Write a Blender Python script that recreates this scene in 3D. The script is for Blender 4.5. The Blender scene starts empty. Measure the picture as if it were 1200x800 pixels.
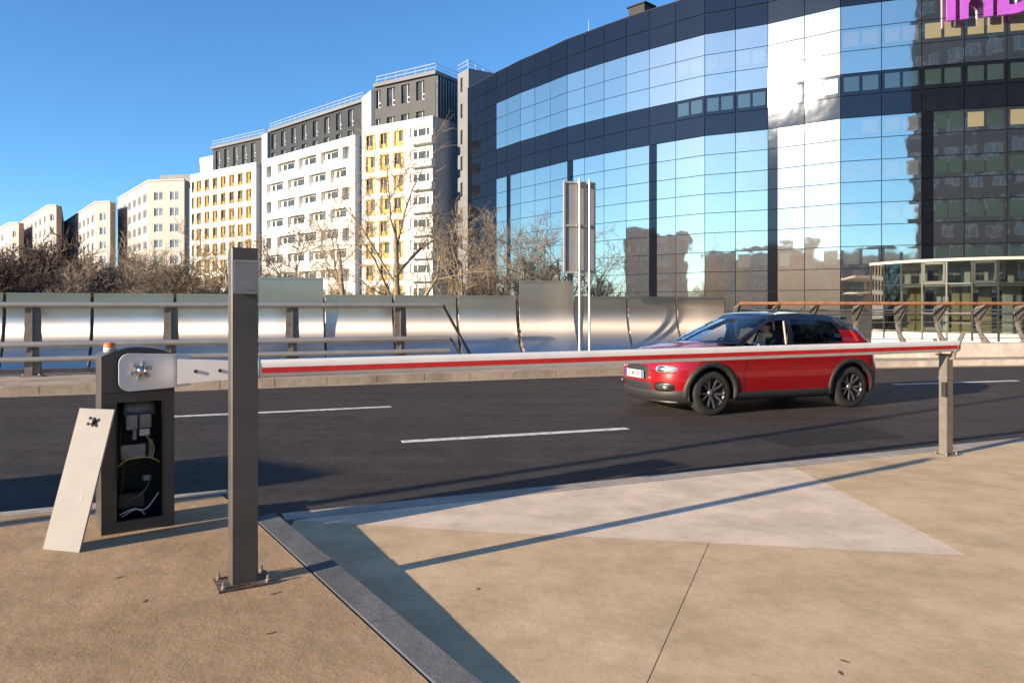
import bpy, bmesh, math, random
from mathutils import Vector, Matrix
R = math.radians
SC = bpy.context.scene
COL = SC.collection
# ------------------------------------------------------------------ camera
F = 870.0; CX = 600.0; HY = 360.0; CH = 1.55        # focal length in px of a 1200 px frame, horizon row, eye height
cam = bpy.data.cameras.new('camera'); camo = bpy.data.objects.new('camera', cam); COL.objects.link(camo)
cam.sensor_width = 36; cam.lens = 36 * F / 1200; cam.shift_y = -(400 - HY) / 1200
camo.location = (0, 0, CH); camo.rotation_euler = (R(90), 0, 0)
cam.clip_start = .05; cam.clip_end = 5000
SC.camera = camo
# ------------------------------------------------------------------ world, sun, exposure
SUN_EL, SUN_AZ = 15.2, 56.0                          # azimuth: degrees from straight behind the camera to the left
w = bpy.data.worlds.new('World'); SC.world = w; w.use_nodes = True
nt = w.node_tree; nt.nodes.clear()
sky = nt.nodes.new('ShaderNodeTexSky'); sky.sky_type = 'NISHITA'; sky.sun_disc = False
sky.sun_elevation = R(SUN_EL); sky.sun_rotation = R(180 + SUN_AZ)
sky.altitude = 800; sky.air_density = 1.0; sky.dust_density = .1; sky.ozone_density = 4.0
bg = nt.nodes.new('ShaderNodeBackground'); bg.inputs[1].default_value = .105
wo = nt.nodes.new('ShaderNodeOutputWorld')
tint = nt.nodes.new('ShaderNodeMix'); tint.data_type = 'RGBA'; tint.blend_type = 'MULTIPLY'; tint.inputs[0].default_value = 1; tint.inputs[7].default_value = (.65, .94, 1.08, 1)   # white balance of the whole sky
nt.links.new(sky.outputs[0], tint.inputs[6]); nt.links.new(tint.outputs[2], bg.inputs[0]); nt.links.new(bg.outputs[0], wo.inputs[0])
sl = bpy.data.lights.new('sun', 'SUN'); sl.energy = 5.0; sl.angle = R(.55); sl.color = (1, .80, .58)
so = bpy.data.objects.new('sun', sl); COL.objects.link(so)
tosun = Vector((-math.sin(R(SUN_AZ)) * math.cos(R(SUN_EL)), -math.cos(R(SUN_AZ)) * math.cos(R(SUN_EL)), math.sin(R(SUN_EL))))
so.rotation_euler = tosun.to_track_quat('Z', 'Y').to_euler(); so.location = tosun * 60
SC.view_settings.view_transform = 'Standard'; SC.view_settings.look = 'None'
SC.view_settings.exposure = 1.1; SC.view_settings.gamma = 1
SC.render.engine = 'CYCLES'
SC.cycles.max_bounces = 8; SC.cycles.transparent_max_bounces = 12; SC.cycles.sample_clamp_indirect = 6
RNG = random.Random(7)
# ------------------------------------------------------------------ helpers
def gp(px, py, z=0.0):                               # where the ray through a photo pixel meets the level z
    t = (CH - z) * F / (py - HY); return Vector(((px - CX) / F * t, t, z))
def at(px, py, Y):                                   # the point of a pixel ray at depth Y
    return Vector(((px - CX) / F * Y, Y, CH - (py - HY) / F * Y))
def on_line(px, a, b):                               # Y depth where a pixel column meets the line Y = a + bX
    Y = a / (1 - b * (px - CX) / F); return Vector(((px - CX) / F * Y, Y, 0))
def tag(o, label=None, cat=None, group=None, kind=None):
    if label: o['label'] = label
    if cat: o['category'] = cat
    if group: o['group'] = group
    if kind: o['kind'] = kind
    return o
def thing(name, label, cat, loc=(0, 0, 0), rz=0, group=None):
    o = bpy.data.objects.new(name, None); COL.objects.link(o); o.location = loc; o.rotation_euler = (0, 0, rz)
    o.empty_display_size = .2
    return tag(o, label, cat, group)
def inst(name, me, parent=None, loc=(0, 0, 0), rot=(0, 0, 0), sc=(1, 1, 1)):
    o = bpy.data.objects.new(name, me); COL.objects.link(o); o.parent = parent
    o.location = loc; o.rotation_euler = rot; o.scale = sc; return o
class MB:
    def __init__(s): s.v = []; s.f = []; s.m = []; s.sm = []
    def add(s, vs, fs, mi=0, smooth=False):
        b = len(s.v); s.v += [tuple(v) for v in vs]
        for f in fs: s.f.append([b + i for i in f]); s.m.append(mi); s.sm.append(smooth)
        return s
    def box(s, c, d, rz=0, mi=0, M=None):
        x, y, z = d[0] / 2, d[1] / 2, d[2] / 2; vs = []
        ca, sa = math.cos(rz), math.sin(rz)
        for q in ((-1,-1,-1),(1,-1,-1),(1,1,-1),(-1,1,-1),(-1,-1,1),(1,-1,1),(1,1,1),(-1,1,1)):
            p = Vector((q[0]*x, q[1]*y, q[2]*z))
            if M is not None: p = M @ p
            vs.append((c[0] + p.x*ca - p.y*sa, c[1] + p.x*sa + p.y*ca, c[2] + p.z))
        return s.add(vs, [(0,3,2,1),(4,5,6,7),(0,1,5,4),(1,2,6,5),(2,3,7,6),(3,0,4,7)], mi)
    def bbox(s, c, d, b=.01, rz=0, mi=0, axis=2):     # box with its four edges along one axis chamfered
        i, j = [k for k in range(3) if k != axis]; x, y = d[i]/2, d[j]/2
        poly = [(-x+b,-y),(x-b,-y),(x,-y+b),(x,y-b),(x-b,y),(-x+b,y),(-x,y-b),(-x,-y+b)]
        vs = []
        for e in (-1, 1):
            for p in poly:
                q = [0,0,0]; q[i] = p[0]; q[j] = p[1]; q[axis] = e*d[axis]/2
                ca, sa = math.cos(rz), math.sin(rz)
                vs.append((c[0]+q[0]*ca-q[1]*sa, c[1]+q[0]*sa+q[1]*ca, c[2]+q[2]))
        n = 8
        return s.add(vs, [list(range(n))[::-1], list(range(n, 2*n))] + [(k,(k+1)%n,n+(k+1)%n,n+k) for k in range(n)], mi)
    def tube(s, p0, p1, r0, r1=None, n=8, mi=0, cap=True, smooth=True):
        r1 = r0 if r1 is None else r1
        p0 = Vector(p0); p1 = Vector(p1); d = (p1-p0)
        if d.length < 1e-6: return s
        d.normalize(); a = d.orthogonal().normalized(); b = d.cross(a)
        vs = []
        for p, r in ((p0, r0), (p1, r1)):
            for k in range(n):
                t = 2*math.pi*k/n; vs.append(p + a*(r*math.cos(t)) + b*(r*math.sin(t)))
        s.add(vs, [(k,(k+1)%n,n+(k+1)%n,n+k) for k in range(n)], mi, smooth)
        if cap: s.add(vs[:n], [list(range(n))[::-1]], mi); s.add(vs[n:], [list(range(n))], mi)
        return s
    def path(s, pts, r, n=6, mi=0):
        for a, b in zip(pts, pts[1:]): s.tube(a, b, r, r, n, mi)
        return s
    def prism(s, poly, z0, z1, mi=0):
        n = len(poly); f0 = z0 if callable(z0) else (lambda x, y: z0); f1 = z1 if callable(z1) else (lambda x, y: z1)
        vs = [(p[0], p[1], f0(p[0], p[1])) for p in poly] + [(p[0], p[1], f1(p[0], p[1])) for p in poly]
        return s.add(vs, [list(range(n))[::-1], list(range(n, 2*n))] + [(k,(k+1)%n,n+(k+1)%n,n+k) for k in range(n)], mi)
    def sweep(s, prof, a, b, c, d0, d1, mi=0):        # polygon prof in plane (a,b) about c, pushed along the third axis vector
        n = len(prof); vs = []
        for d in (d0, d1):
            for p in prof: vs.append(Vector(c) + Vector(a)*p[0] + Vector(b)*p[1] + Vector(d))
        return s.add(vs, [list(range(n))[::-1], list(range(n, 2*n))] + [(k,(k+1)%n,n+(k+1)%n,n+k) for k in range(n)], mi)
    def lathe(s, prof, c, axis='y', n=24, mi=0, smooth=True):   # prof list of (r, h)
        vs = []
        for r, h in prof:
            for k in range(n):
                t = 2*math.pi*k/n; u, w_ = r*math.cos(t), r*math.sin(t)
                p = (u, h, w_) if axis == 'y' else (u, w_, h) if axis == 'z' else (h, u, w_)
                vs.append((c[0]+p[0], c[1]+p[1], c[2]+p[2]))
        fs = []
        for i in range(len(prof)-1):
            for k in range(n): fs.append((i*n+k, i*n+(k+1)%n, (i+1)*n+(k+1)%n, (i+1)*n+k))
        return s.add(vs, fs, mi, smooth)
    def ball(s, c, r, n=10, mi=0, sc=(1,1,1)):
        prof = [(max(1e-4, math.sin(math.pi*i/n)), -math.cos(math.pi*i/n)) for i in range(n+1)]
        b = len(s.v); s.lathe(prof, (0,0,0), 'z', n*2, mi)
        for k in range(b, len(s.v)):
            v = s.v[k]; s.v[k] = (c[0]+v[0]*r*sc[0], c[1]+v[1]*r*sc[1], c[2]+v[2]*r*sc[2])
        return s
    def grid(s, P, mi=0, smooth=True, closed=False, skip=None):  # P[i][j] points
        n, m = len(P), len(P[0]); vs = [p for row in P for p in row]; fs = []
        for i in range(n-1):
            for j in range(m-1):
                if skip and skip(i, j): continue
                fs.append((i*m+j, (i+1)*m+j, (i+1)*m+j+1, i*m+j+1))
        return s.add(vs, fs, mi, smooth)
    def mesh(s, name, mats):
        me = bpy.data.meshes.new(name); me.from_pydata(s.v, [], s.f)
        for m in (mats if isinstance(mats, (list, tuple)) else [mats]): me.materials.append(m)
        me.polygons.foreach_set('material_index', s.m); me.polygons.foreach_set('use_smooth', s.sm); me.update(); return me
    def build(s, name, mats, parent=None, world=False):
        if world and parent is not None:
            inv = Matrix.Translation(parent.location) @ parent.rotation_euler.to_matrix().to_4x4(); inv.invert()
            s.v = [tuple(inv @ Vector(v)) for v in s.v]
        return inst(name, s.mesh(name, mats), parent)
def struct(name, mb, m):
    return tag(mb.build(name, m), kind='structure')
def text_mesh(txt, size, m, ext=.002, off=0.0):
    cu = bpy.data.curves.new('text', 'FONT'); cu.body = txt; cu.size = size; cu.extrude = ext; cu.offset = off
    cu.align_x = 'CENTER'; cu.align_y = 'CENTER'
    o = bpy.data.objects.new('text', cu); COL.objects.link(o)
    dg = bpy.context.evaluated_depsgraph_get(); dg.update()
    me = bpy.data.meshes.new_from_object(o.evaluated_get(dg)); bpy.data.objects.remove(o); bpy.data.curves.remove(cu)
    me.materials.clear(); me.materials.append(m); return me
# ------------------------------------------------------------------ materials
def mat(name, c1, c2=None, scale=8, rough=.6, metal=0, bump=0, bscale=60, detail=4, spec=.5, coat=0, rvar=0, lo=.35, hi=.65, world=False, aniso=0):
    m = bpy.data.materials.new(name); m.use_nodes = True; t = m.node_tree; p = t.nodes['Principled BSDF']
    p.inputs['Roughness'].default_value = rough; p.inputs['Metallic'].default_value = metal
    p.inputs['Specular IOR Level'].default_value = spec; p.inputs['Coat Weight'].default_value = coat
    p.inputs['Base Color'].default_value = (*c1, 1)
    if world: co = t.nodes.new('ShaderNodeNewGeometry').outputs['Position']
    else: co = t.nodes.new('ShaderNodeTexCoord').outputs['Object']
    if c2 or rvar:
        n = t.nodes.new('ShaderNodeTexNoise'); n.inputs['Scale'].default_value = scale; n.inputs['Detail'].default_value = detail
        t.links.new(co, n.inputs['Vector'])
        r = t.nodes.new('ShaderNodeValToRGB'); r.color_ramp.elements[0].position = lo; r.color_ramp.elements[1].position = hi
        r.color_ramp.elements[0].color = (*c1, 1); r.color_ramp.elements[1].color = (*(c2 or c1), 1)
        t.links.new(n.outputs['Fac'], r.inputs['Fac']); t.links.new(r.outputs['Color'], p.inputs['Base Color'])
        if rvar:
            mp = t.nodes.new('ShaderNodeMapRange'); mp.inputs['To Min'].default_value = rough - rvar; mp.inputs['To Max'].default_value = rough + rvar
            t.links.new(n.outputs['Fac'], mp.inputs['Value']); t.links.new(mp.outputs[0], p.inputs['Roughness'])
    if bump:
        b = t.nodes.new('ShaderNodeTexNoise'); b.inputs['Scale'].default_value = bscale; b.inputs['Detail'].default_value = 4
        t.links.new(co, b.inputs['Vector'])
        bu = t.nodes.new('ShaderNodeBump'); bu.inputs['Strength'].default_value = bump; bu.inputs['Distance'].default_value = .01
        t.links.new(b.outputs['Fac'], bu.inputs['Height']); t.links.new(bu.outputs[0], p.inputs['Normal'])
    return m
def glass_mat(name, tint=(.75,.85,.85), refl=.25, rough=.01, trans=.75):
    m = bpy.data.materials.new(name); m.use_nodes = True; t = m.node_tree; t.nodes.clear()
    o = t.nodes.new('ShaderNodeOutputMaterial'); tr = t.nodes.new('ShaderNodeBsdfTransparent'); gl = t.nodes.new('ShaderNodeBsdfGlossy')
    tr.inputs[0].default_value = (*[c*trans for c in tint], 1); gl.inputs['Roughness'].default_value = rough; gl.inputs[0].default_value = (.95,.97,1,1)
    fr = t.nodes.new('ShaderNodeFresnel'); fr.inputs[0].default_value = 1.5
    mp = t.nodes.new('ShaderNodeMapRange'); mp.inputs['From Min'].default_value = .04; mp.inputs['To Min'].default_value = refl
    t.links.new(fr.outputs[0], mp.inputs['Value'])
    mx = t.nodes.new('ShaderNodeMixShader'); t.links.new(mp.outputs[0], mx.inputs[0]); t.links.new(tr.outputs[0], mx.inputs[1]); t.links.new(gl.outputs[0], mx.inputs[2])
    t.links.new(mx.outputs[0], o.inputs[0]); return m
def mirror_mat(name, col, rough, dark, wob=.005, haze=.03):     # coated facade glass: a tinted mirror over dark rooms, slightly wavy
    m = bpy.data.materials.new(name); m.use_nodes = True; t = m.node_tree; p = t.nodes['Principled BSDF']
    p.inputs['Base Color'].default_value = (*dark, 1); p.inputs['Roughness'].default_value = .3; p.inputs['Specular IOR Level'].default_value = .0
    o = t.nodes['Material Output']; g = t.nodes.new('ShaderNodeBsdfGlossy'); g.inputs[0].default_value = (*col, 1); g.inputs['Roughness'].default_value = rough
    ge = t.nodes.new('ShaderNodeNewGeometry'); n = t.nodes.new('ShaderNodeTexNoise'); n.inputs['Scale'].default_value = .9; n.inputs['Detail'].default_value = 1
    t.links.new(ge.outputs['Position'], n.inputs['Vector'])
    b = t.nodes.new('ShaderNodeBump'); b.inputs['Strength'].default_value = 1; b.inputs['Distance'].default_value = wob
    t.links.new(n.outputs['Fac'], b.inputs['Height']); t.links.new(b.outputs[0], g.inputs['Normal'])
    g2 = t.nodes.new('ShaderNodeBsdfGlossy'); g2.inputs[0].default_value = (*[c*haze for c in col], 1); g2.inputs['Roughness'].default_value = .42
    a0 = t.nodes.new('ShaderNodeAddShader'); t.links.new(g.outputs[0], a0.inputs[0]); t.links.new(g2.outputs[0], a0.inputs[1])
    ad = t.nodes.new('ShaderNodeAddShader'); t.links.new(p.outputs[0], ad.inputs[0]); t.links.new(a0.outputs[0], ad.inputs[1])
    t.links.new(ad.outputs[0], o.inputs[0]); return m
def ground_mat(name, base, var, stain, speck, bump=.5, rough=.9, sfine=260, streak=False, crack=None):
    m = bpy.data.materials.new(name); m.use_nodes = True; t = m.node_tree; p = t.nodes['Principled BSDF']
    p.inputs['Roughness'].default_value = rough; p.inputs['Specular IOR Level'].default_value = .25
    L = t.links; pos = t.nodes.new('ShaderNodeNewGeometry').outputs['Position']
    def noise(sc, det=5, rg=.6, vec=None):
        n = t.nodes.new('ShaderNodeTexNoise'); n.inputs['Scale'].default_value = sc; n.inputs['Detail'].default_value = det; n.inputs['Roughness'].default_value = rg
        L.new(vec or pos, n.inputs['Vector']); return n.outputs['Fac']
    def ramp(fac, a, b, lo, hi):
        r = t.nodes.new('ShaderNodeValToRGB'); e = r.color_ramp.elements; e[0].position = lo; e[1].position = hi; e[0].color = (*a, 1); e[1].color = (*b, 1)
        L.new(fac, r.inputs['Fac']); return r.outputs['Color']
    def mix(fac, a, b, mode='MIX'):
        x = t.nodes.new('ShaderNodeMix'); x.data_type = 'RGBA'; x.blend_type = mode
        if isinstance(fac, float): x.inputs[0].default_value = fac
        else: L.new(fac, x.inputs[0])
        L.new(a, x.inputs[6])
        if isinstance(b, tuple): x.inputs[7].default_value = (*b, 1)
        else: L.new(b, x.inputs[7])
        return x.outputs[2]
    c = ramp(noise(1.1, 6, .65), base, var, .32, .68)
    st = ramp(noise(.55, 8, .75), (0,0,0), (.75,.75,.75), .52, .72); c = mix(st, c, stain)
    if streak:
        mp = t.nodes.new('ShaderNodeMapping'); mp.inputs['Rotation'].default_value = (0, 0, R(-19)); mp.inputs['Scale'].default_value = (.12, 1.6, 1)
        L.new(pos, mp.inputs['Vector']); sk = ramp(noise(1.6, 6, .65, mp.outputs[0]), (0,0,0), (.8,.8,.8), .46, .70); c = mix(sk, c, tuple(min(1, q*1.9) for q in base))
    if crack:
        v = t.nodes.new('ShaderNodeTexVoronoi'); v.feature = 'DISTANCE_TO_EDGE'; v.inputs['Scale'].default_value = crack[0]
        nn = t.nodes.new('ShaderNodeTexNoise'); nn.inputs['Scale'].default_value = 2.5; nn.inputs['Detail'].default_value = 4; L.new(pos, nn.inputs['Vector'])
        va = t.nodes.new('ShaderNodeMix'); va.data_type = 'RGBA'; va.inputs[0].default_value = .16; L.new(pos, va.inputs[6]); L.new(nn.outputs['Color'], va.inputs[7]); L.new(va.outputs[2], v.inputs['Vector'])
        cr = ramp(v.outputs['Distance'], (1,1,1), (0,0,0), .0, crack[1]); gate = ramp(noise(.35, 2), (0,0,0), (1,1,1), .5, .6)
        c = mix(mix(1.0, cr, gate, 'MULTIPLY'), c, crack[2])
    sp = ramp(noise(sfine, 2, .5), (.88,.88,.88), (1.1,1.1,1.1), .35, .65); c = mix(1.0, c, sp, 'MULTIPLY')
    bl_ = ramp(noise(2.3, 9, .72), (.80,.79,.77), (1.1,1.1,1.1), .36, .62); c = mix(1.0, c, bl_, 'MULTIPLY')
    vo = t.nodes.new('ShaderNodeTexVoronoi'); vo.inputs['Scale'].default_value = 1.7; L.new(pos, vo.inputs['Vector'])
    gum = ramp(vo.outputs['Distance'], (.45,.45,.45), (0,0,0), .018, .034); c = mix(gum, c, tuple(q*.35 for q in base))
    s2 = ramp(noise(90, 2, .5), (0,0,0), (.5,.5,.5), .70, .76); c = mix(s2, c, speck)
    L.new(c, p.inputs['Base Color'])
    b1 = t.nodes.new('ShaderNodeBump'); b1.inputs['Strength'].default_value = bump; b1.inputs['Distance'].default_value = .012; L.new(noise(70, 6, .7), b1.inputs['Height'])
    b2 = t.nodes.new('ShaderNodeBump'); b2.inputs['Strength'].default_value = bump*.6; b2.inputs['Distance'].default_value = .05; L.new(noise(5, 4, .6), b2.inputs['Height'])
    L.new(b1.outputs[0], b2.inputs['Normal']); L.new(b2.outputs[0], p.inputs['Normal']); return m
M = {}
M['asphalt'] = ground_mat('asphalt', (.035,.030,.028), (.05,.044,.040), (.029,.026,.024), (.16,.155,.15), .5, .85, 240, True, (.45, .012, (.018,.018,.02)))
M['sand'] = ground_mat('sand_concrete', (.43,.30,.175), (.33,.23,.135), (.52,.385,.245), (.26,.19,.13), .3, .92, 300)
M['sand2'] = ground_mat('sand_concrete_smooth', (.59,.445,.275), (.53,.40,.245), (.63,.485,.315), (.30,.23,.16), .16, .9, 300)
M['pale_slab'] = ground_mat('pale_concrete', (.70,.57,.43), (.64,.52,.40), (.74,.61,.465), (.3,.27,.25), .12, .88, 300)
M['farpave'] = ground_mat('kerb_concrete', (.42,.35,.28), (.33,.27,.21), (.25,.2,.15), (.2,.17,.14), .4, .9, 200)
M['soil'] = ground_mat('soil', (.12,.1,.06), (.09,.09,.05), (.07,.06,.04), (.2,.16,.1), .5, .95, 60)
M['granite'] = ground_mat('dark_granite', (.105,.112,.122), (.14,.145,.15), (.08,.085,.09), (.3,.3,.3), .4, .8, 420)
M['kerbpale'] = ground_mat('pale_granite', (.40,.36,.31), (.33,.30,.26), (.27,.24,.2), (.2,.18,.16), .35, .85, 350)
M['bed'] = mat('joint_dirt', (.06,.045,.035), (.1,.075,.05), 30, .95, bump=.5)
M['paint'] = mat('road_paint', (.7,.69,.66), (.38,.37,.36), 9, .7, bump=.3, lo=.44, hi=.66, world=True, detail=8)
M['steel'] = mat('galvanised_steel', (.42,.41,.39), (.33,.32,.31), 6, .45, .85, rvar=.08)
M['darksteel'] = mat('bronze_painted_steel', (.075,.071,.068), (.098,.092,.088), 5, .42, .15, bump=.05, bscale=120, rvar=.1)
M['rust'] = mat('rusty_plate', (.09,.065,.05), (.15,.10,.075), 18, .75, .3, bump=.3)
M['bolt'] = mat('bolt_steel', (.5,.49,.47), (.35,.34,.33), 30, .35, .9)
M['post'] = mat('weathered_grey_post', (.26,.235,.205), (.2,.18,.155), 9, .5, .5, rvar=.08)
M['cab'] = mat('cabinet_brown_grey', (.072,.064,.059), (.088,.079,.072), 4, .38, .1, rvar=.08, bump=.04)
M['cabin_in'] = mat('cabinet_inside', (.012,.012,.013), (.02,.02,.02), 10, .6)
M['white'] = mat('white_coating', (.78,.77,.74), (.70,.68,.64), 5, .4, coat=.2, lo=.45, hi=.75)
M['doorwhite'] = mat('door_grey_white', (.30,.297,.29), (.275,.27,.265), 4, .75, 0, rvar=.06, spec=.15)
M['red'] = mat('red_reflective_tape', (.62,.02,.02), (.5,.015,.018), 12, .35, coat=.3)
M['amber'] = mat('amber_lens', (.85,.2,.02), (.7,.14,.01), 20, .2, coat=.5)
M['teal'] = mat('teal_seal', (.12,.3,.3), None, 10, .5)
M['compgrey'] = mat('component_grey', (.3,.3,.3), (.2,.2,.2), 12, .5, .3)
M['compwhite'] = mat('component_label', (.6,.6,.58), (.5,.5,.48), 20, .5)
M['wire_y'] = mat('yellow_wire', (.6,.5,.08), None, 10, .5); M['wire_w'] = mat('white_wire', (.7,.7,.68), None, 10, .5); M['wire_k'] = mat('black_wire', (.02,.02,.02), None, 10, .5)
M['black'] = mat('black_plastic', (.02,.02,.021), (.03,.03,.03), 12, .5, bump=.1, bscale=200)
M['rail'] = mat('brushed_rail', (.50,.48,.44), (.40,.385,.35), 3, .42, .6, rvar=.1)
M['wood'] = mat('orange_brown_handrail', (.42,.19,.085), (.3,.12,.05), 6, .5, bump=.15)
M['parapet'] = ground_mat('pale_parapet', (.62,.55,.47), (.55,.48,.41), (.45,.39,.33), (.36,.31,.26), .25, .85, 200)
M['whitewall'] = mat('white_render', (.78,.765,.73), (.72,.70,.66), .25, .85, bump=.1, bscale=3, world=True)
M['greyshade'] = mat('grey_shade_render', (.40,.42,.45), (.35,.37,.40), .2, .85, world=True)  # shaded sides and recessed links of the white blocks: shade put into the grey
M['towergrey'] = mat('tower_grey_render', (.20,.21,.225), (.17,.18,.195), .2, .85, world=True)
M['pent'] = mat('dark_grey_cladding', (.022,.028,.034), (.028,.035,.042), .6, .6, .1, world=True)
M['ribbed'] = mat('ribbed_metal', (.13,.15,.17), (.2,.22,.24), 2.5, .4, .5, world=True)
M['creamwall'] = mat('cream_stone', (.49,.435,.405), (.45,.40,.37), .15, .85, world=True)
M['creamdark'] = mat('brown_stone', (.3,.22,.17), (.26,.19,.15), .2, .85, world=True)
M['gold'] = mat('gold_window_surround', (.40,.255,.065), (.33,.205,.055), 2, .45, .2)
M['winglass'] = mat('window_glass', (.03,.035,.04), (.08,.08,.075), .7, .08, 0, spec=.8, world=True)
M['winpale'] = mat('window_glass_pale', (.2,.23,.25), (.1,.11,.12), .5, .1, 0, spec=.8, world=True)
M['frame'] = mat('window_frame_white', (.6,.59,.57), None, 5, .5)
M['roofmetal'] = mat('roof_slate', (.12,.14,.17), (.16,.18,.2), 1, .6)
M['g_light'] = mirror_mat('mirror_glass_light', (.70,.63,.54), .03, (.01,.014,.02))
M['g_dark'] = mirror_mat('mirror_glass_dark', (.042,.048,.056), .035, (.006,.008,.012))
M['g_pillar'] = mirror_mat('mirror_glass_pillar', (.03,.036,.044), .05, (.005,.006,.009))
M['g_sash1'] = mirror_mat('sash_glass_blind', (.55,.53,.48), .04, (.05,.055,.055))
M['g_sash2'] = mirror_mat('sash_glass_green', (.12,.15,.16), .05, (.022,.036,.035))
M['blind'] = mirror_mat('sash_blind_cream', (.1,.11,.12), .05, (.17,.16,.10))
M['facore'] = mat('facade_core', (.02,.022,.026), None, 1, .7)
M['purple'] = mat('purple_letter', (.30,.07,.42), (.26,.055,.37), 3, .4, coat=.2)
M['bark'] = mat('bark_ochre', (.34,.27,.18), (.22,.17,.115), 3, .9, bump=.3, bscale=20)
M['twig'] = mat('twig_brown', (.27,.22,.175), (.17,.14,.11), 2, .9)
M['twig2'] = mat('twig_shade_brown', (.13,.095,.075), (.08,.06,.05), 2, .9)  # darker twigs stand in for shade over the left thicket
M['twig3'] = mat('twig_gold', (.40,.32,.21), (.28,.22,.15), 2, .9)
M['pav_glass'] = glass_mat('pavilion_glass', (.86,.93,.9), .16, .01, .8)
M['mull'] = mat('dark_mullion', (.06,.065,.06), None, 4, .4, .5)
M['ochre'] = mat('ochre_panel', (.42,.31,.15), (.34,.25,.12), 1.5, .6)
M['pale_in'] = mat('interior_pale', (.6,.58,.52), None, 3, .7)
M['signback'] = mat('sign_back_grey', (.33,.335,.345), (.37,.375,.385), 4, .5, .3)
M['signframe'] = mat('sign_frame_alu', (.66,.63,.57), None, 4, .4, .5)
M['reddark'] = M['red']
M['carred'] = mat('car_red_paint', (.33,.006,.011), (.31,.0055,.010), 3, .28, .2, coat=1.0)
M['carroof'] = mat('car_black_paint', (.012,.014,.022), None, 3, .15, 0, coat=1.0)
M['carblack'] = mat('car_black_trim', (.022,.022,.022), (.03,.03,.03), 40, .55)
M['carglass'] = glass_mat('car_glass', (.85,.9,.92), .07, .0, .95)
M['cardark'] = glass_mat('car_glass_tinted', (.4,.45,.5), .08, .0, .45)
M['interior'] = mat('car_interior', (.02,.02,.022), (.03,.03,.03), 12, .8)
M['seat'] = mat('car_seat_cloth', (.05,.05,.055), (.07,.07,.07), 40, .9)
M['pillarpale'] = mat('door_pillar_trim', (.45,.4,.35), None, 4, .5)
M['tyre'] = mat('tyre_rubber', (.02,.02,.02), (.03,.028,.027), 30, .85, bump=.2)
M['rim'] = mat('alloy_dark', (.05,.05,.052), None, 10, .35, .8)
M['rimlip'] = mat('alloy_machined', (.26,.255,.25), None, 10, .35, .8)
M['chrome'] = mat('satin_chrome', (.6,.6,.6), None, 10, .2, 1)
M['lamp'] = mat('headlamp_reflector', (.7,.72,.75), (.4,.42,.45), 14, .12, .6, coat=1)
M['plate'] = mat('plate_white', (.75,.75,.73), None, 10, .4); M['plateblue'] = mat('plate_blue', (.03,.08,.4), None, 10, .4)
M['ink'] = mat('black_ink', (.015,.015,.015), None, 10, .6)
M['skin'] = mat('skin', (.66,.40,.28), (.6,.36,.25), 12, .5); M['jacket'] = mat('dark_jacket', (.02,.022,.03), (.03,.03,.04), 20, .85)
M['hair'] = mat('dark_hair', (.02,.014,.01), None, 30, .6); M['scarf'] = mat('pale_yellow_scarf', (.75,.62,.3), (.6,.48,.22), 25, .9, bump=.4)
M['adpanel'] = mat('poster_grey', (.4,.42,.45), (.3,.32,.36), 2, .4)
M['skyline'] = mat('skyline_render', (.24,.21,.19), (.18,.16,.15), .2, .85, world=True)
M['skyline2'] = mat('skyline_dark', (.05,.055,.06), (.075,.075,.08), .2, .6, world=True)
M['leaf'] = mat('fallen_leaf', (.16,.08,.03), (.1,.05,.02), 30, .8)
def brushed(name, tang):
    m = mat(name, (.84,.765,.685), (.74,.675,.60), 1.2, .29, 1.0, rvar=.02, world=True); t = m.node_tree; p = t.nodes['Principled BSDF']
    p.inputs['Anisotropic'].default_value = 1.0
    c = t.nodes.new('ShaderNodeCombineXYZ'); c.inputs[0].default_value, c.inputs[1].default_value = tang; t.links.new(c.outputs[0], p.inputs['Tangent'])
    return m
# ================================================================== the setting
# near kerb line of the road (E) and the sloping apron in front of it
E = Vector((-1.73, 5.58)); En = Vector((.385, -.923)); Ed = Vector((.923, .385)); AZ0, AK = .004, .038
def apz(x, y): return AZ0 + AK * ((x - E.x) * En.x + (y - E.y) * En.y)
def ap(px, py):                                      # photo pixel to the apron's plane
    r = (px - CX) / F; m = (py - HY) / F; c = -(E.x * En.x + E.y * En.y)
    t = (CH - AZ0 - AK * c) / (m + AK * (En.x * r + En.y)); return (r * t, t)
LZ = .165                                             # level of the left pavement
ZG = -.9
struct('ground', MB().prism([(-3000,-3000),(3000,-3000),(3000,3000),(-3000,3000)], ZG - .2, ZG), M['soil'])
kerb_line = [(-60,-8.5), (-30,5.2), (-16,10.4), (-8.9,13.05), (-4.8,14.5), (.9,16.6), (5,18.05), (11,19.5), (18,20.6), (30,22.0), (60,24.5)]
near_line = [(-60,-20), (-30,-8.6), (-3.45,5.05), (-1.72,5.86), (E.x, E.y), (E.x + 30 * Ed.x, E.y + 30 * Ed.y), (60, 24)]
road_poly = [(-60,-24)] + [(x, y) for x, y in kerb_line] + [(60, -3), (0, -3)]
road = struct('road', MB().prism(list(reversed(kerb_line)) + [(-60,-30), (60,-30)], ZG - .1, 0), M['asphalt'])
def band(p0, p1, wd, z, m, name, parent, jit=0):
    d = Vector((p1[0]-p0[0], p1[1]-p0[1])).normalized(); n = Vector((-d.y, d.x)) * wd / 2
    return MB().prism([(p0[0]-n.x,p0[1]-n.y),(p1[0]-n.x,p1[1]-n.y),(p1[0]+n.x,p1[1]+n.y),(p0[0]+n.x,p0[1]+n.y)], z-.004, z, 0).build(name, m, parent)
for a, b in (((160,490),(458,476.5)), ((471,517.5),(735,502)), ((1048,450.5),(1192,446)), ((-330,560),(-60,541))):
    band(gp(*a), gp(*b), .13, .005, M['paint'], 'lane_marking', road)
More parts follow.
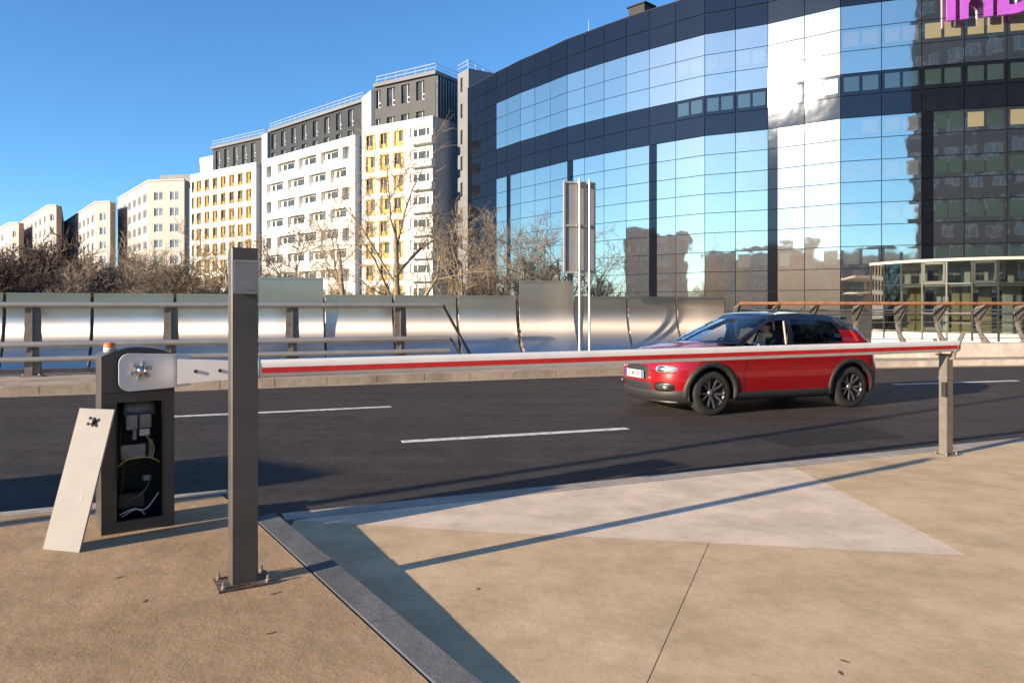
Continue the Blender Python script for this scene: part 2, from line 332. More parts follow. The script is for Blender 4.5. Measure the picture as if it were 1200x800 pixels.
M['patch'] = ground_mat('asphalt_patch', (.045,.040,.037), (.055,.05,.046), (.04,.036,.033), (.13,.125,.12), .5, .85, 240)
M['patch2'] = ground_mat('asphalt_patch_dark', (.024,.022,.021), (.03,.027,.026), (.027,.025,.024), (.09,.085,.08), .4, .8, 240)
for q, k in ((((395,472),(560,467),(600,484),(420,491)), 'patch'), (((880,512),(1010,500),(1060,511),(925,524)), 'patch2'), (((60,500),(150,496),(140,512),(38,517)), 'patch')):
    pts = [gp(*p) for p in q]; MB().prism([(p.x, p.y) for p in pts][::-1], -.01, .0035).build('asphalt_patch', M[k], road)
# far pavement, with kerb stones along the road
far = list(kerb_line)
offs = lambda pts, o: [(x - .36*o, y + .93*o) for x, y in pts]
fp = struct('far_pavement', MB().prism(list(reversed(offs(far, 9.0))) + offs(far, .17), ZG - .05, .15), M['farpave'])
def resample(pts, step, x0, x1):
    out = []; acc = 0
    seg = [(Vector(a), Vector(b)) for a, b in zip(pts, pts[1:])]
    nxt = 0
    for a, b in seg:
        L = (b - a).length
        while nxt <= acc + L: out.append(a + (b - a) * ((nxt - acc) / L)); nxt += step
        acc += L
    return [p for p in out if x0 <= p.x <= x1]
kb = struct('far_kerb', MB().prism(list(reversed(offs(far, .17))) + far, -.3, -.02), M['bed'])
ks = resample(far, 1.0, -34, 34)
for a, b in zip(ks, ks[1:]):
    d = (b - a).normalized(); n = Vector((-d.y, d.x)); a2, b2 = a + d * .006, b - d * .006
    q = [a2 + n*.0, b2 + n*.0, b2 + n*.165, a2 + n*.165]; h = .148 + RNG.uniform(-.004, .004)
    MB().prism([tuple(p) for p in q], -.05, h).build('kerb_stone', M['parapet'] if a.x > 2 else M['farpave'], kb)
    g = [a2 - n*.30, b2 - n*.30, b2 - n*.01, a2 - n*.01]
    MB().prism([tuple(p) for p in g], -.1, .006 + RNG.uniform(0, .003)).build('gutter_slab', M['farpave'], kb)
# left pavement with its two kerbs
KA, KB = Vector((-1.575, 4.83)), Vector((-.222, 2.77))          # centre line of the dark granite kerb
kd = (KB - KA).normalized(); kn = Vector((kd.y, -kd.x)); kn = kn if kn.x < 0 else -kn     # kn points left
KEnd = KA + kd * 8.2
l0, l1 = KA - kd * .95 + kn * .085, KEnd + kn * .085
LEFT_EDGE = [(-60,-20.2), (-30,-8.0), (-3.45,5.05), (-1.98,5.74)]
lp = struct('left_pavement', MB().prism([(-60,-30), tuple(l1), tuple(KA + kn*.085 - kd*.16), (-2.16,5.50), (-3.49,4.88), (-30,-8.2), (-60,-20.4)], ZG, LZ), M['sand'])
kk = struct('granite_kerb', MB().prism([tuple(KA + kn*.095 - kd*.1), tuple(KEnd + kn*.095), tuple(KEnd - kn*.075), tuple(KA - kn*.075 - kd*.1)], ZG, LZ - .012), M['bed'])
s = -.14; i = 0
while s < 8:
    L = .98 + RNG.uniform(-.03, .03); a = KA + kd * (s + .001); b = KA + kd * (s + L - .001); e = RNG.uniform(-.001, .001)
    st = MB(); zt = LZ + .008 + e; lo = .07 if i else .02
    lw = .072
    pr = [(lw,-.2),(lw,LZ-.004),(lw-.006,LZ+.0005),(-.07,zt),(-.082,zt-.012),(-.086,-.2)]
    st.sweep(pr, (kn.x,kn.y,0), (0,0,1), (0,0,0), (a.x,a.y,0), (b.x,b.y,0)); st.build('kerb_stone', M['granite'], kk); s += L; i += 1
lk = struct('roadside_kerb', MB().prism([(-30,-8.1),(-3.47,4.97),(-2.2,5.56),(-2.19,5.62),(-3.45,5.05),(-30,-8.0)], ZG, .1), M['bed'])
pts = resample([(-14,-.17), (-3.45,5.02), (-2.16,5.63)], .9, -13, -1)
pts.append(Vector((-2.16, 5.63)))
for a, b in zip(pts, pts[1:]):
    d = (b - a).normalized(); n = Vector((-d.y, d.x)); 
    if (b-a).length < .1: continue
    MB().prism([tuple(a + d*.004 - n*.13), tuple(b - d*.004 - n*.13), tuple(b - d*.004), tuple(a + d*.004)], -.05, LZ + .003 + RNG.uniform(0,.003)).build('kerb_stone', M['kerbpale'], lk)
# apron of cast slabs on the right, with real joints
c1 = lambda p, q, g=.006: p
apb = struct('apron_bed', MB().prism([tuple(KA - kn*.08 - kd*.5), tuple(KA - kn*.08 + kd*4.5), (8,-3.0), (34, 8), (E.x + 36*Ed.x, E.y + 36*Ed.y), tuple(E)], ZG, lambda x, y: apz(x, y) - .003), M['bed'])
def inset(poly, g):
    P = [Vector(p) for p in poly]; ar = sum(P[i-1].x*P[i].y - P[i].x*P[i-1].y for i in range(len(P)))
    if ar < 0: P.reverse()
    out = []
    for i in range(len(P)):
        a, b, c = P[i-1], P[i], P[(i+1) % len(P)]; d1 = (b-a).normalized(); d2 = (c-b).normalized()
        n1 = Vector((-d1.y, d1.x)); n2 = Vector((-d2.y, d2.x)); k = (n1+n2); k = k / max(.35, k.dot(n1)); out.append(tuple(b + k*g))
    return out
tA, tB, tC, tD = ap(338,607), ap(939,549), ap(1133,650), ap(572,623)
tl_ = (Vector(tC) - Vector(tD)); j0 = Vector(tD) + tl_ * .497; j1 = Vector(ap(758,800)); jx = j1 + (j1 - j0) * .25
kq = KA - kn * .087
strip0, strip1 = E + Ed*.12, E + Ed * 34
R1 = Vector(ap(1210,664)); rx = R1 + (R1 - Vector(tC)) * 9
seamB = Vector(tB)
far_r = E + Ed*34 + En*.24
tA2 = E + Ed * .2 + En * .24
def slab(poly, m, dz=0, g=.002):
    return MB().prism(inset([tuple(p) for p in poly], g), lambda x, y: apz(x, y) - .05, lambda x, y: apz(x, y) + dz).build('slab', m, apb)
tBe = E + Ed * ((Vector(tB) - E).dot(Ed)) + En*.24
kfar = kq - kd * .50
slab([tA2, tBe, tC, tD, tuple(Vector(tA) + Vector((.06,-.05)))], M['pale_slab'], -.0012)
slab([tuple(tBe), tuple(far_r), tuple(rx), tuple(R1), tC], M['sand2'], -.0012)
slab([tuple(kq - kd*.02), tuple(Vector(tA) + Vector((.06,-.05))), tD, tuple(j0), tuple(jx), tuple(kq + kd*3.0)], M['sand2'])
slab([tuple(kq + kd*3.0), tuple(jx), (16,-2), (8,-3), tuple(kq + kd*7.6)], M['sand2'])
slab([tuple(j0), tC, tuple(R1), tuple(rx), (16,-2), tuple(jx)], M['sand2'], 0, .0025)
st = [E + Ed * (k * 1.2) for k in range(28)]
for a, b in zip(st, st[1:]):      # flush kerb slabs along the road edge
    slab([a, b, b + En*.235, a + En*.235], M['kerbpale'], RNG.uniform(-.001,.001), .002)
struct('plaza_pavement', MB().prism([(-1.2,-30),(60,-30),(60,14),(34,7.9),(16,-2.2),(8,-3.05),(.5,-2.4),(-1.2,-2.4)], ZG, .12), M['sand2'])
# leaves and grit lying on the pavement
lm = MB().add([(-.5,-.15,0),(0,-.3,.1),(.5,0,.18),(.1,.28,.06),(-.4,.2,.02)], [(0,1,2,3,4)]).mesh('leaf', M['leaf'])
for k, (px, py) in enumerate(((322,695),(170,704),(318,741),(140,676))):
    p = gp(px, py, LZ + .0015); o = inst('fallen_leaf', lm, None, p, (0, 0, RNG.uniform(0, 6)), (.05+.02*(k==0),.022,.008))
    tag(o, ['brown fallen leaf just right of the tall post base plate', 'small brown leaf on sandy pavement left of the tall post foot', 'brown leaf on sandy pavement beside the dark granite kerb', 'small brown leaf on the pavement in front of the barrier cabinet'][k], 'leaf', 'leaves on the pavement')
for k, (px, py) in enumerate(((990,775),(985,789),(560,690))):
    x, y = ap(px, py); o = inst('fallen_leaf', lm, None, (x, y, apz(x, y) + .0025), (0, 0, RNG.uniform(0, 6)), (.045,.02,.008))
    tag(o, ['brown fallen leaf low on the right slab, upper of two', 'brown fallen leaf low on the right slab, nearest the bottom edge', 'small brown leaf on the slab beside the kerb shadow'][k], 'leaf', 'leaves on the pavement')
# ================================================================== far side: steel screen, crash rail, parapet, railing
PA, PB = 19.7, .38                                    # the screen stands on the line Y = PA + PB X
pd = Vector((1, PB, 0)).normalized(); pn = Vector((pd.y, -pd.x, 0))
M['brushed'] = brushed('brushed_steel_screen', (pd.x, pd.y))
edges = [-196,-98,5,108,205,301,380,461,536,606,672,735,793,850]
P = [on_line(e, PA, PB) for e in edges]
scr = thing('steel_screen', 'curved brushed steel wind screen of wide panels behind the crash rail', 'screen', P[0])
def prof_o(z, RR=1.9): return 0 if z > 1.5 else RR - math.sqrt(RR*RR - (1.5 - z)**2)
for i in range(len(P) - 1):
    tall = (i in (5, 9)); zt = 2.23 if tall else 1.83; a, b = P[i] + pd * .035 + pn*RNG.uniform(-.006,.006), P[i+1] - pd * .035 + pn*RNG.uniform(-.006,.006)
    push = .09 if tall else RNG.uniform(-.004, .004)
    zs = [.1 + (zt - .1) * k / 22 for k in range(23)]
    G = [[(q + pn * (prof_o(z) + push)) + Vector((0,0,z)) for z in zs] for q in (a, a + (b-a)*.33, a + (b-a)*.67, b)]
    mb = MB().grid(G)
    back = [[Vector(p) - pn * .03 for p in row] for row in G]
    mb.grid(back)
    for row in (0, 3): mb.grid([G[row], back[row]], smooth=False)
    mb.box((a + b)/2 + pn * (prof_o(zt) + push + .0) + Vector((0,0,zt + .012)), ((b-a).length, .07, .03), math.atan2(pd.y, pd.x))
    mb.build('panel', M['brushed'], scr, True)
for i in range(len(P)):
    q = P[i]; mb = MB(); prof = [(prof_o(z) - .05, z) for z in [.1 + 1.68*k/10 for k in range(11)]]
    prof += [(-.16, z) for z in (1.78, .1)]
    mb.sweep(prof, pn, (0,0,1), q, -pd*.02, pd*.02); mb.build('post', M['black'], scr, True)
MB().prism([tuple((P[0] + pn*.55)[:2]), tuple((P[-1] + pn*.55)[:2]), tuple((P[-1] + pn*.1)[:2]), tuple((P[0] + pn*.1)[:2])], .13, .27).build('plinth', M['farpave'], scr, True)
RA = PA - 1.0 / .935
rl = thing('crash_rail', 'three bar brushed metal crash rail ending in a slanted piece', 'guard rail', on_line(-200, RA, PB))
rz_ = math.atan2(pd.y, pd.x)
for z, e1, r in ((1.60, 519, .058), (.80, 527, .062), (.50, 527, .056)):
    mb = MB(); a, b = on_line(-200, RA, PB), on_line(e1, RA, PB)
    mb.tube(a + Vector((0,0,z)), b + Vector((0,0,z)), r, r, 14); mb.build('rail', M['rail'], rl, True)
for z, e0, e1, r in ((1.60, 519, 556, .05), (.80, 527, 553, .05)):
    mb = MB(); a = on_line(e0, RA, PB) + Vector((0,0,z)); b = on_line(e1, RA, PB) + Vector((0,0,.25)) + pn * -.1
    if z < 1: b = on_line(546, RA, PB) + Vector((0,0,.2))
    mb.sweep([(-.03,-.06),(.03,-.06),(.03,.06),(-.03,.06)], pn, (0,0,1), (0,0,0), a, b); mb.build('end_piece', M['darksteel'], rl, True)
for px in (-160, -62 - 63, 37, 200, 343, 470):
    if px == -125: continue
    q = on_line(px, RA, PB) - pn * .09
    mb = MB()
    prof = [(-.14,.15),(.14,.15),(.14,.50),(.10,.55),(.10,.78),(.15,.86),(.125,1.57),(-.125,1.57),(-.15,.86),(-.10,.78),(-.10,.55),(-.14,.50)]
    mb.sweep(prof, pd, (0,0,1), q, pn*.03, pn*.012); mb.box(q + Vector((0,0,.86)), (.02, .14, 1.42), rz_)
    mb.sweep(prof, pd, (0,0,1), q, -pn*.06, -pn*.075)
    mb.box(q + Vector((0,0,.165)), (.36, .3, .03), rz_)
    mb.build('post', M['post'], rl, True)
    for sx in (-.14, .14): MB().tube(q + pd*sx + pn*.11 + Vector((0,0,.17)), q + pd*sx + pn*.11 + Vector((0,0,.215)), .018, .018, 6).build('bolt', M['bolt'], rl, True)
# parapet blocks and the railing on the right
PL = [Vector((6.2, 21.3)), Vector((9, 21.25)), Vector((12, 21.55)), Vector((16, 22.2)), Vector((24, 23.6))]
PL = [Vector((p.x, p.y - .5)) for p in PL]
pr_ = thing('parapet_wall', 'low pale concrete parapet of blocks beneath the wooden railing', 'wall', (PL[0].x, PL[0].y, .1))
cuts = resample([tuple(p) for p in PL], 1.25, 6, 24)
for a, b in zip(cuts, cuts[1:]):
    d = (b-a).normalized(); n = Vector((d.y, -d.x)); d3 = Vector((d.x, d.y, 0)); n3 = Vector((n.x, n.y, 0))
    MB().sweep([(.34,.0),(.34,.10),(.18,.50),(.14,.53),(-.3,.53),(-.3,0)], n3, (0,0,1), (0,0,0), Vector((a.x,a.y,0)) + d3*.008, Vector((b.x,b.y,0)) - d3*.008).build('block', M['parapet'], pr_, True)
rr = thing('bridge_railing', 'bridge railing with curved steel posts and orange brown wooden handrail', 'railing', (PL[0].x, PL[0].y, .53))
rp = resample([tuple(p) for p in PL], .02, 6.2, 23.9)
def rail_pt(px):                                      # the railing's foot seen at a photo column
    return min(rp, key=lambda p: abs(p.x / p.y - (px - CX) / F))
posts = [rail_pt(px) for px in (866, 912, 958, 1010, 1060, 1108, 1157, 1204, 1252, 1300)]
HZ = 1.66
def along(off, z):
    out = []
    for i, p in enumerate(posts):
        d = (posts[min(i+1, len(posts)-1)] - posts[max(i-1, 0)]).normalized(); n = Vector((d.y, -d.x)); q = p + n*off
        out.append(Vector((q.x, q.y, z)))
    out.append(out[-1] + (out[-1] - out[-2])); return out
hr = along(.12, HZ)
for a, b in zip(hr, hr[1:]): MB().tube(a, b, .045, .045, 10).build('handrail', M['wood'], rr, True)
for off, z, r in ((-.42, 1.47, .022), (-.42, 1.33, .014), (-.36, 1.12, .012), (-.25, .86, .012), (-.1, .66, .012)):
    pp = along(off, z); MB().path(pp, r, 6).build('bar', M['steel'], rr, True)
for i, p in enumerate(posts):
    d = (posts[min(i+1, len(posts)-1)] - posts[max(i-1, 0)]).normalized(); n = Vector((d.y, -d.x)); d3 = Vector((d.x,d.y,0)); n3 = Vector((n.x,n.y,0)); b = Vector((p.x,p.y,0))
    mb = MB(); prof = [(.10,.535),(-.16,.535),(-.30,.75),(-.40,1.05),(-.47,1.42),(-.47,1.50),(.10,1.60),(.13,1.64),(.10,1.655),(-.42,1.56),(-.40,1.5),(-.38,1.42),(-.29,1.05),(-.16,.78)]
    mb.sweep([(q[0], q[1]) for q in prof], n3, (0,0,1), b, -d3*.03, d3*.03); mb.build('post', M['post'], rr, True)
    MB().box(b + n3*-.02 + Vector((0,0,.545)), (.2,.3,.02), math.atan2(d.y, d.x)).build('foot_plate', M['steel'], rr, True)
# ================================================================== back-to-front road sign on two poles
sp = Vector((1.83, 19.6, .15)); sg = thing('road_sign', 'tall grey back of a road sign on two thin poles', 'sign', sp, R(17))
MB().box((-.04, .06, 3.5), (.86, .03, 2.36)).build('panel', M['signback'], sg)
fr = MB()
for z in (2.32, 3.55, 4.69): fr.box((-.04, .035, z), (.88, .035, .05))
for x in (-.47, .39): fr.box((x, .035, 3.5), (.045, .05, 2.4))
fr.build('panel_frame', M['signframe'], sg)
for x in (-.06, .22):
    MB().tube((x, -.03, 0), (x, -.03, 4.78), .03, .03, 10).build('pole', M['signframe'], sg)
cl = MB()
for z in (2.36, 3.55, 4.62):
    for x in (-.06, .22): cl.box((x, .0, z), (.12, .09, .05))
cl.build('clamp', M['steel'], sg)
# ================================================================== the barrier
# tall square post in front of the arm
tp = thing('tall_post', 'tall bronze grey square steel post with galvanised plate near its top', 'post', (-1.355, 3.74, LZ), R(30))
H = 1.665
MB().bbox((0, 0, H/2 + .012), (.128, .10, H), .006).build('tube', M['darksteel'], tp)
MB().box((0, 0, H + .014), (.118, .09, .006)).build('cap', M['darksteel'], tp)
MB().prism([(-.13,-.10),(.13,-.10),(.13,.10),(-.13,.10)], .001, .012).build('base_plate', M['rust'], tp)
for sx in (-.105, .105):
    for sy in (-.078, .078): MB().tube((sx, sy, .012), (sx, sy, .024), .014, .014, 6).tube((sx, sy, .024), (sx, sy, .045), .007, .007, 6).build('anchor_bolt', M['bolt'], tp)
zc = 1.535
pl = MB().box((.004, -.056, zc), (.118, .008, .15)).build('plate', M['steel'], tp)
MB().box((-.056, -.064, zc), (.012, .02, .162)).box((.006, -.064, zc + .078), (.112, .02, .012)).box((.006, -.062, zc - .078), (.112, .016, .010)).build('plate_rim', M['steel'], pl)
MB().tube((.03, -.06, zc - .055), (.03, -.072, zc - .055), .006, .006, 8).build('screw', M['bolt'], pl)
# barrier cabinet
ca = R(34); cd = Vector((math.cos(ca), math.sin(ca), 0)); cn = Vector((math.sin(ca), -math.cos(ca), 0))
A0 = Vector((-2.49, 4.50, LZ)); CW, CD, CHt = .41, .36, 1.14
cab = thing('barrier_cabinet', 'brown grey barrier cabinet standing open with wires inside', 'cabinet', A0 + cd * CW/2 - cn * CD/2, ca)
hw, hd = CW/2, CD/2
def arch_z(x): return CHt - .055 * (x / hw)**2
NX = 12
xs = [-hw + CW * k / NX for k in range(NX + 1)]
top = MB(); G = [[(x, y, arch_z(x)) for y in (-hd, hd)] for x in xs]; top.grid(G)
G2 = [[(x * .97, y * .97, arch_z(x) - .012) for y in (-hd, hd)] for x in xs]; top.grid(G2); top.build('lid', M['cab'], cab)
ox0, ox1, oz0, oz1 = -.125, .135, .07, .80
fp_ = MB(); t_ = .02
def fpanel(x0, x1, z0, z1): fp_.box(((x0+x1)/2, -hd + t_/2, (z0+z1)/2), (x1-x0, t_, z1-z0))
fpanel(-hw, ox0, 0, .86); fpanel(ox1, hw, 0, .86); fpanel(ox0, ox1, 0, oz0); fpanel(ox0, ox1, oz1, .86)
for a, b in zip(xs, xs[1:]):
    fp_.add([(a,-hd,.864),(b,-hd,.864),(b,-hd,arch_z(b)-.002),(a,-hd,arch_z(a)-.002)], [(0,1,2,3)])
fp_.build('front', M['cab'], cab)
MB().box((0, -hd - .002, .862), (CW, .006, .006)).build('front_seam', M['black'], cab)
zz = arch_z(hw)
MB().bbox((-hw + .01, .01, zz/2), (.02, CD - .022, zz), .004).build('side', M['cab'], cab)
MB().bbox((hw - .01, .01, zz/2), (.02, CD - .022, zz), .004).build('side', M['cab'], cab)
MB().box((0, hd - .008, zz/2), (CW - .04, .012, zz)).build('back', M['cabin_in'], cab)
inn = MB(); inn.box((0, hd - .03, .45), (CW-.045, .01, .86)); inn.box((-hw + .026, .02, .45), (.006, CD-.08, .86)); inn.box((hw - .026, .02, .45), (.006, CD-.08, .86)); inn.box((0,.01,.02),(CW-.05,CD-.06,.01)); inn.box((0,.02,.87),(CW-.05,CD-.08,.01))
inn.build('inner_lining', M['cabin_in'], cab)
trim = MB()
for x in (ox0, ox1): trim.box((x, -hd + .006, (oz0+oz1)/2), (.008, .03, oz1-oz0))
trim.build('opening_trim', M['black'], cab)
MB().box((-hw - .006, -.06, .70), (.012, .03, .025)).build('hinge', M['darksteel'], cab)
MB().box((-hw - .006, .08, .70), (.012, .03, .025)).build('hinge', M['darksteel'], cab)
# what shows inside
mo = MB(); mo.lathe([(.001,-.09),(.06,-.09),(.065,-.06),(.065,.06),(.05,.09),(.001,.09)], (.02, -.02, .74), 'x', 16); mo.build('motor', M['compgrey'], cab)
for x, y, z, sx, sy, sz, m in ((-.03,-.08,.665,.07,.08,.09,'compgrey'), (.045,-.09,.67,.07,.08,.085,'compgrey'), (.04,-.12,.60,.06,.04,.04,'compwhite'), (-.015,-.1,.59,.025,.04,.07,'compgrey'), (-.02,-.06,.475,.15,.06,.09,'compgrey'), (.085,-.04,.48,.03,.05,.12,'compgrey'), (.06,-.06,.30,.05,.05,.035,'compgrey'), (-.03,-.04,.17,.16,.1,.09,'compgrey')):
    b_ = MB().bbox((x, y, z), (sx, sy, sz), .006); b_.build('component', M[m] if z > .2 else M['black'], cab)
def wire(pts, r, m):
    out = []; n = 8
    for i in range(len(pts)-1):
        p0, p1, p2, p3 = (Vector(pts[max(i-1,0)]), Vector(pts[i]), Vector(pts[i+1]), Vector(pts[min(i+2,len(pts)-1)]))
        for k in range(n):
            t = k/n; out.append(.5*((2*p1)+(-p0+p2)*t+(2*p0-5*p1+4*p2-p3)*t*t+(-p0+3*p1-3*p2+p3)*t**3))
    out.append(Vector(pts[-1])); MB().path(out, r, 5).build('wire', M[m], cab)
wire([(-.11,-.13,.40),(-.06,-.15,.44),(.02,-.15,.45),(.09,-.14,.43),(.125,-.12,.40)], .0035, 'wire_y')
wire([(.04,-.14,.585),(.07,-.15,.55),(.09,-.15,.50),(.085,-.13,.44)], .003, 'wire_y')
wire([(-.10,-.13,.10),(-.03,-.15,.13),(.04,-.15,.12),(.09,-.14,.17),(.12,-.13,.21)], .004, 'wire_w')
wire([(-.09,-.13,.085),(-.02,-.15,.125),(.02,-.14,.11),(.04,-.13,.08)], .0035, 'wire_w')
wire([(.075,-.1,.30),(.05,-.13,.25),(.0,-.12,.2),(-.05,-.1,.18)], .003, 'compgrey')
wire([(-.09,-.1,.63),(-.1,-.13,.5),(-.08,-.13,.35),(-.1,-.12,.2)], .005, 'wire_k')
# beacon, arm cover, hub
bc = MB().lathe([(.001,0),(.035,0),(.036,.03),(.034,.032)], (-.15, -.09, arch_z(-.15) - .004), 'z', 20).build('beacon_base', M['compwhite'], cab)
MB().lathe([(.036,.0),(.036,.012),(.03,.026),(.001,.03)], (-.15, -.09, arch_z(-.15) + .028), 'z', 20).build('beacon_lens', M['amber'], bc)
# the white arm holder bolted to the cabinet's shaft
pz = 1.155 - LZ                                       # height of the arm over the pavement
hold = MB(); prof = []
cx0, x1h, hh = -.09, .285, .115
for k in range(7):
    t = math.pi/2 + math.pi/2 * k/6; prof.append((cx0 + .03 + .06*math.cos(t), .055 + .06*math.sin(t)))
for k in range(7):
    t = math.pi + math.pi/2 * k/6; prof.append((cx0 + .03 + .06*math.cos(t), -.055 + .06*math.sin(t)))
prof += [(x1h - .05, -.102), (x1h, -.098), (x1h, .098), (x1h - .05, .102)]
hold.sweep(prof, (1,0,0), (0,0,1), (0, 0, pz), (0, -hd - .075, 0), (0, -hd - .095, 0))
hold.sweep([(p[0]*.98, p[1]*.96) for p in prof[-4:]], (1,0,0), (0,0,1), (0, 0, pz), (0, -hd - .03, 0), (0, -hd - .0749, 0))
ho = hold.build('arm_holder', M['white'], cab)
hx = .0
hb = MB(); hb.lathe([(.001,-.055),(.018,-.05),(.026,-.035),(.032,-.02),(.034,0)], (hx, -hd - .095, pz + .01), 'y', 18); hb.build('hub', M['chrome'], ho)
for k in range(6):
    t = k * math.pi/3 + .3; x, z = hx + .052*math.cos(t), pz + .01 + .046*math.sin(t)
    MB().tube((x, -hd - .095, z), (x, -hd - .125, z), .0125, .0125, 6).tube((hx + .025*math.cos(t), -hd-.1, pz + .01 + .022*math.sin(t)), (x, -hd-.105, z), .007, .007, 6).build('bolt', M['bolt'], ho)
MB().tube((0, -hd + .01, pz), (0, -hd - .075, pz), .05, .05, 16).build('shaft', M['steel'], cab)
# arm in one line to the far support
b0 = Vector((-2.06, 4.575, 1.155)); b1 = Vector((4.51, 7.655, 1.15)); bd = (b1 - b0).normalized(); bn = Vector((bd.y, -bd.x, 0)).normalized()
arm = thing('boom_barrier', 'long white barrier arm with a red stripe across the whole view', 'barrier', b0)
sl0 = MB(); s_ = [(-.03,-.05),(.03,-.05),(.03,.05),(-.03,.05)]
L0 = .42
P0 = [(.036,-.075),(.036,.075),(-.036,.075),(-.036,-.075)]; P1 = [(.032,-.05),(.032,.05),(-.032,.05),(-.032,-.05)]
vs = [b0 + bn*p[0] + Vector((0,0,p[1])) for p in P0] + [b0 + bd*L0 + bn*p[0] + Vector((0,0,p[1])) for p in P1]
sl0.add(vs, [(0,1,2,3),(7,6,5,4)] + [(k,(k+1)%4,4+(k+1)%4,4+k) for k in range(4)]); so_ = sl0.build('socket', M['white'], arm, True)
for q in (.10, .24): MB().tube(b0 + bd*q + bn*.02, b0 + bd*q + bn*.045, .011, .011, 8).build('socket_bolt', M['black'], so_, False)
for o in so_.children: o.location = -arm.location
def arm_prof(a, b, n=20):
    return [(a*abs(math.cos(t))**.6*math.copysign(1, math.cos(t)), b*abs(math.sin(t))**.75*math.copysign(1, math.sin(t))) for t in [2*math.pi*k/n for k in range(n)]]
def arm_piece(s0, s1, a, b, name, m, sm=True):
    pr = arm_prof(a, b); n = len(pr); mb = MB(); N = 6
    G = [[b0 + bd*(s0 + (s1-s0)*i/N) + bn*p[0] + Vector((0,0,p[1])) for p in pr + pr[:1]] for i in range(N+1)]
    mb.grid(G, smooth=sm); mb.add(G[0][:-1], [list(range(n))[::-1]]); mb.add(G[-1][:-1], [list(range(n))]); return mb.build(name, m, arm, True)
LT = (b1 - b0).length + .12
arm_piece(.40, LT, .042, .058, 'tube', M['white'])
arm_piece(.36, .47, .045, .061, 'sleeve', M['white'])
arm_piece(.47, .476, .0445, .0605, 'seal_ring', M['teal'])
for sgn in (1, -1):
    mb = MB(); G = [[b0 + bd*s + bn*(sgn*.0438) + Vector((0,0,z)) for z in (-.026,-.014,-.002,.010)] for s in [.49 + (LT - .5)*k/5 for k in range(6)]]
    mb.grid(G); G2 = [[p - bn*(sgn*.004) for p in row] for row in G]; mb.grid(G2); mb.grid([[r[0] for r in G], [r[0] for r in G2]], smooth=False); mb.grid([[r[-1] for r in G], [r[-1] for r in G2]], smooth=False)
    mb.build('red_stripe', M['red'], arm, True)
# far support post with its fork
bp = thing('arm_support_post', 'short grey steel post with a bent fork holding the arm tip', 'post', (4.50, 7.70, apz(4.50, 7.70)), R(23))
MB().bbox((0,0,.52), (.10,.09,1.03), .005).build('tube', M['post'], bp)
MB().box((0,0,.006), (.2,.17,.012)).build('base_plate', M['post'], bp)
for sx in (-.075,.075):
    for sy in (-.062,.062): MB().tube((sx,sy,.012), (sx,sy,.035), .012,.012,6).build('anchor_bolt', M['bolt'], bp)
MB().box((0,0,1.04), (.14,.13,.012)).build('cradle_plate', M['black'], bp)
fk = MB(); fk.sweep([(-.055,.99),(-.045,.99),(-.035,1.04),(.115,1.26),(.105,1.265),(-.05,1.05)], (1,0,0), (0,0,1), (.06,0,0), (0,-.062,0), (0,-.012,0)); 
fk.v = [(v[0], v[1] - .03, v[2]) for v in fk.v]; fk.build('fork', M['post'], bp)
fk2 = MB(); fk2.sweep([(-.055,.99),(-.045,.99),(-.035,1.04),(-.115,1.2),(-.125,1.19),(-.05,1.05)], (1,0,0), (0,0,1), (.06,0,0), (0,.06,0), (0,.1,0)); fk2.build('fork', M['post'], bp)
MB().bbox((0,0,.80), (.108,.098,.03), .005).build('strap', M['steel'], bp)
MB().bbox((-.062,-.025,.685), (.03,.05,.15), .008).build('sensor', M['black'], bp)
# cabinet door leaning against the cabinet
d0, d1 = gp(50, 643, LZ + .002), gp(92, 647, LZ + .002)
u_ = (d1 - d0).normalized(); topc = Vector((-2.665, 4.50, .89)) - d0; up = (topc - u_ * topc.dot(u_)).normalized(); nn = u_.cross(up)
dr = thing('cabinet_door', 'pale grey metal cabinet door leaning against the open cabinet', 'door', d0)
MBd = MB(); MBd.sweep([(0,0),(.25,0),(.25,.815),(0,.815)], u_, up, (0,0,.0), (0,0,0), -nn*.012); MBd.build('door_panel', M['doorwhite'], dr)
hk = MB(); c_ = u_*.125 + up*.735 + nn*.012
hk.tube(c_ - nn*.012, c_ + nn*.012, .014, .014, 8)
for k in range(4):
    t = k*math.pi/2 + .6; q = c_ + (u_*math.cos(t) + up*math.sin(t))*.024; hk.tube(c_, q, .006, .006, 5); hk.ball(q + nn*.004, .010, 5)
hk.build('star_knob', M['black'], dr)
MB().tube(u_*.17 + up*.30, u_*.17 + up*.30 + nn*.003, .005, .005, 8).build('rivet', M['compwhite'], dr)
# ================================================================== out of frame to the left: what throws the long shadows
lamp = thing('street_lamp', 'slim street lamp standing left of the picture, its shadow on the road', 'street lamp', (-8.75, 1.05, LZ))
MB().tube((0,0,0), (0,0,6.0), .085, .05, 12).build('pole', M['darksteel'], lamp)
MB().tube((0,0,0), (0,0,.9), .11, .1, 12).build('base', M['darksteel'], lamp)
MB().bbox((0.2,0.1,6.02), (.55,.2,.09), .03, R(25)).build('lamp_head', M['darksteel'], lamp)
adv = thing('poster_stand', 'free standing grey poster stand left of the picture beside the road', 'poster stand', (-11.0, 1.42, LZ), R(-35))
MB().bbox((0,0,1.42), (1.6,.22,2.54), .05, axis=1).build('case', M['darksteel'], adv)
MB().box((0,-.115,1.5), (1.35,.012,2.1)).build('poster', M['adpanel'], adv); MB().box((0,.115,1.5), (1.35,.012,2.1)).build('poster', M['adpanel'], adv)
MB().box((0,0,.09), (1.5,.34,.18)).build('plinth', M['black'], adv)
